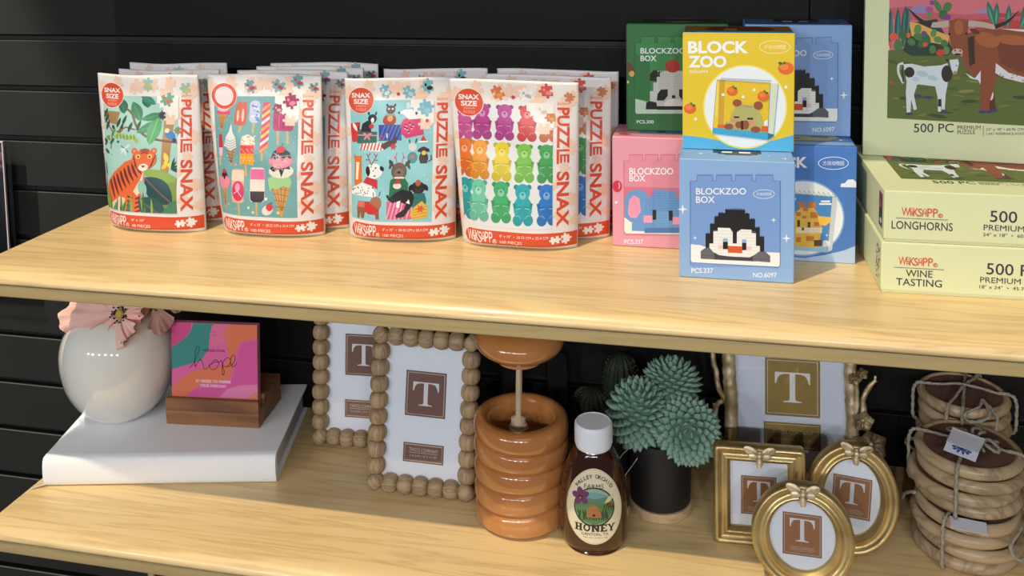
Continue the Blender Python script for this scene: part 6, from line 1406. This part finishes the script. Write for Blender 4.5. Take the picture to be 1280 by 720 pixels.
obj('tag_leaf', box(-.017, .017, -.006, .012, 0, .0004), tgm, t2)
# rear stack
rx_, ry_ = 0.9590, -0.054
z = zz
ordn = ['lowest', 'second lowest', 'third', 'fourth', 'fifth', 'sixth', 'seventh', 'eighth', 'ninth', 'tenth', 'eleventh']
for k in range(9):
    if k in (4, 8): z += .0012
    lab = 'topmost coaster of the rear stack' if k == 8 else ('%s coaster counted up from the shelf in the rear stack' % ordn[k])
    p = plate('coaster', lab, (rx_ + (.002, -.002, .001, 0, .003, -.002, .001, 0, -.001, .002, 0)[k], ry_ + .0, z), (0, 0, k * 1.7), .88, 'rear coaster stack'); z += PT + .0001
zr = z
rope('twine', 'twine tied in a bow around the rear coaster stack', (0, 0, 0), [(wrap(rx_, ry_, zr - .046, zr, .0505, -0.15, .004), False), (wrap(rx_, ry_, zr - .046, zr, .0505, 1.3, .002), False), (wrap(rx_, ry_, zr - .046, zr, .0505, 1.0, .003), False),
     ([(rx_ + .012, ry_ - .028, zr + .003), (rx_ + .004, ry_ - .045, zr + .002), (rx_ - .012, ry_ - .054, zr - .002), (rx_ - .010, ry_ - .060, zr - .008), (rx_ + .006, ry_ - .058, zr - .006), (rx_ + .014, ry_ - .050, zr - .001), (rx_ + .012, ry_ - .028, zr + .003)], False),
     ([(rx_ + .012, ry_ - .028, zr + .003), (rx_ + .020, ry_ - .052, zr - .002), (rx_ + .019, ry_ - .0585, zr - .012), (rx_ + .018, ry_ - .0590, zr - .024)], False), ([(rx_ - .050, ry_ - .030, zr - .052), (rx_ - .066, ry_ - .030, zr - .050), (rx_ - .068, ry_ - .034, zr - .056), (rx_ - .058, ry_ - .036, zr - .062), (rx_ - .064, ry_ - .03, zr - .085)], False)])

# ------------------------------------------------------------------ left acrylic sign holder, wall display and lower shelf frame
acr = thing('acrylic_sign_holder', 'clear acrylic sign holder hooked to the slat wall at the left edge', 'sign holder', (-0.352, -0.004, 0.90))
cl = glass_mat('clear_acrylic', (0.93, 0.94, 0.94), 0.3, 0.05)
edge_c = mat('acrylic_edge', (150, 138, 136), rough=.3, var=.1)
obj('front_sheet', box(-0.20, 0.0, -0.024, -0.022, 0.006, 0.176), cl, acr); obj('back_sheet', box(-0.20, 0.0, -0.010, -0.008, 0.006, 0.176), cl, acr)
for x0 in (-0.0006,): obj('polished_edge', box(x0, 0.0012, -0.0244, -0.0216, 0.006, 0.1764), edge_c, acr); obj('top_edge', box(-0.2, 0.0012, -0.0244, -0.0216, 0.1755, 0.1772), edge_c, acr)
obj('bottom_lip', box(-0.20, 0.0, -0.030, -0.008, 0.003, 0.006), cl, acr); obj('wall_hook', box(-0.12, -0.08, -0.008, 0.003, 0.150, 0.176), cl, acr)
sgn = thing('sign_card', 'dark pink printed card inside the acrylic holder at the left edge', 'sign', (-0.361, -0.0145, 0.908))
obj('card', box(-0.18, 0.0, 0, .0006, 0, .160), mat('sign_dark', (44, 34, 38), rough=.5, var=.1), sgn)
S = Sheet(); S.part = 'card_print'; S.rect(-60, 120, -1, 150, (120, 74, 90)); S.rect(-50, 126, -3, 131, (190, 160, 170)); S.build(sgn, lambda u, v, h: (u / 1000, -h, v / 1000), ink_card)

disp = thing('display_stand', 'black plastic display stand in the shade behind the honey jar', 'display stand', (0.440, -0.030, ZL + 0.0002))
bk = mat('black_plastic', (24, 24, 26), rough=0.3, var=.1)
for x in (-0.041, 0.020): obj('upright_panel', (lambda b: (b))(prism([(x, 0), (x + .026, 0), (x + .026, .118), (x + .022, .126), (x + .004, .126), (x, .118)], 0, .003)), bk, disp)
obj('cross_bar', box(-.041, .046, .003, .006, .03, .045, .001), bk, disp); obj('foot_bar', box(-.041, .046, -.012, .010, 0, .004, .001), bk, disp)

lowf = thing('tan_frame', 'tan wooden frame tops just visible under the middle shelf edge, lower left', 'picture frame', (0.047, -0.26, ZB + .0005), (-0.05, 0, 0.1))
fm = wood_mat('tan_frame_wood', (196, 172, 126), (160, 130, 84), scale=4, axis='Z', rough=.5)
for x in (-0.030, 0.030): obj('side_rail', box(x - .004, x + .004, 0, .012, 0, .225, .001), fm, lowf)
for z_ in (0.0, .217): obj('cross_rail', box(-.026, .026, .001, .011, z_, z_ + .008, .001), fm, lowf)
obj('dark_panel', box(-.026, .026, .004, .007, .008, .217), mat('dark_print', (34, 44, 40), rough=.5, var=.5, vscale=60), lowf)
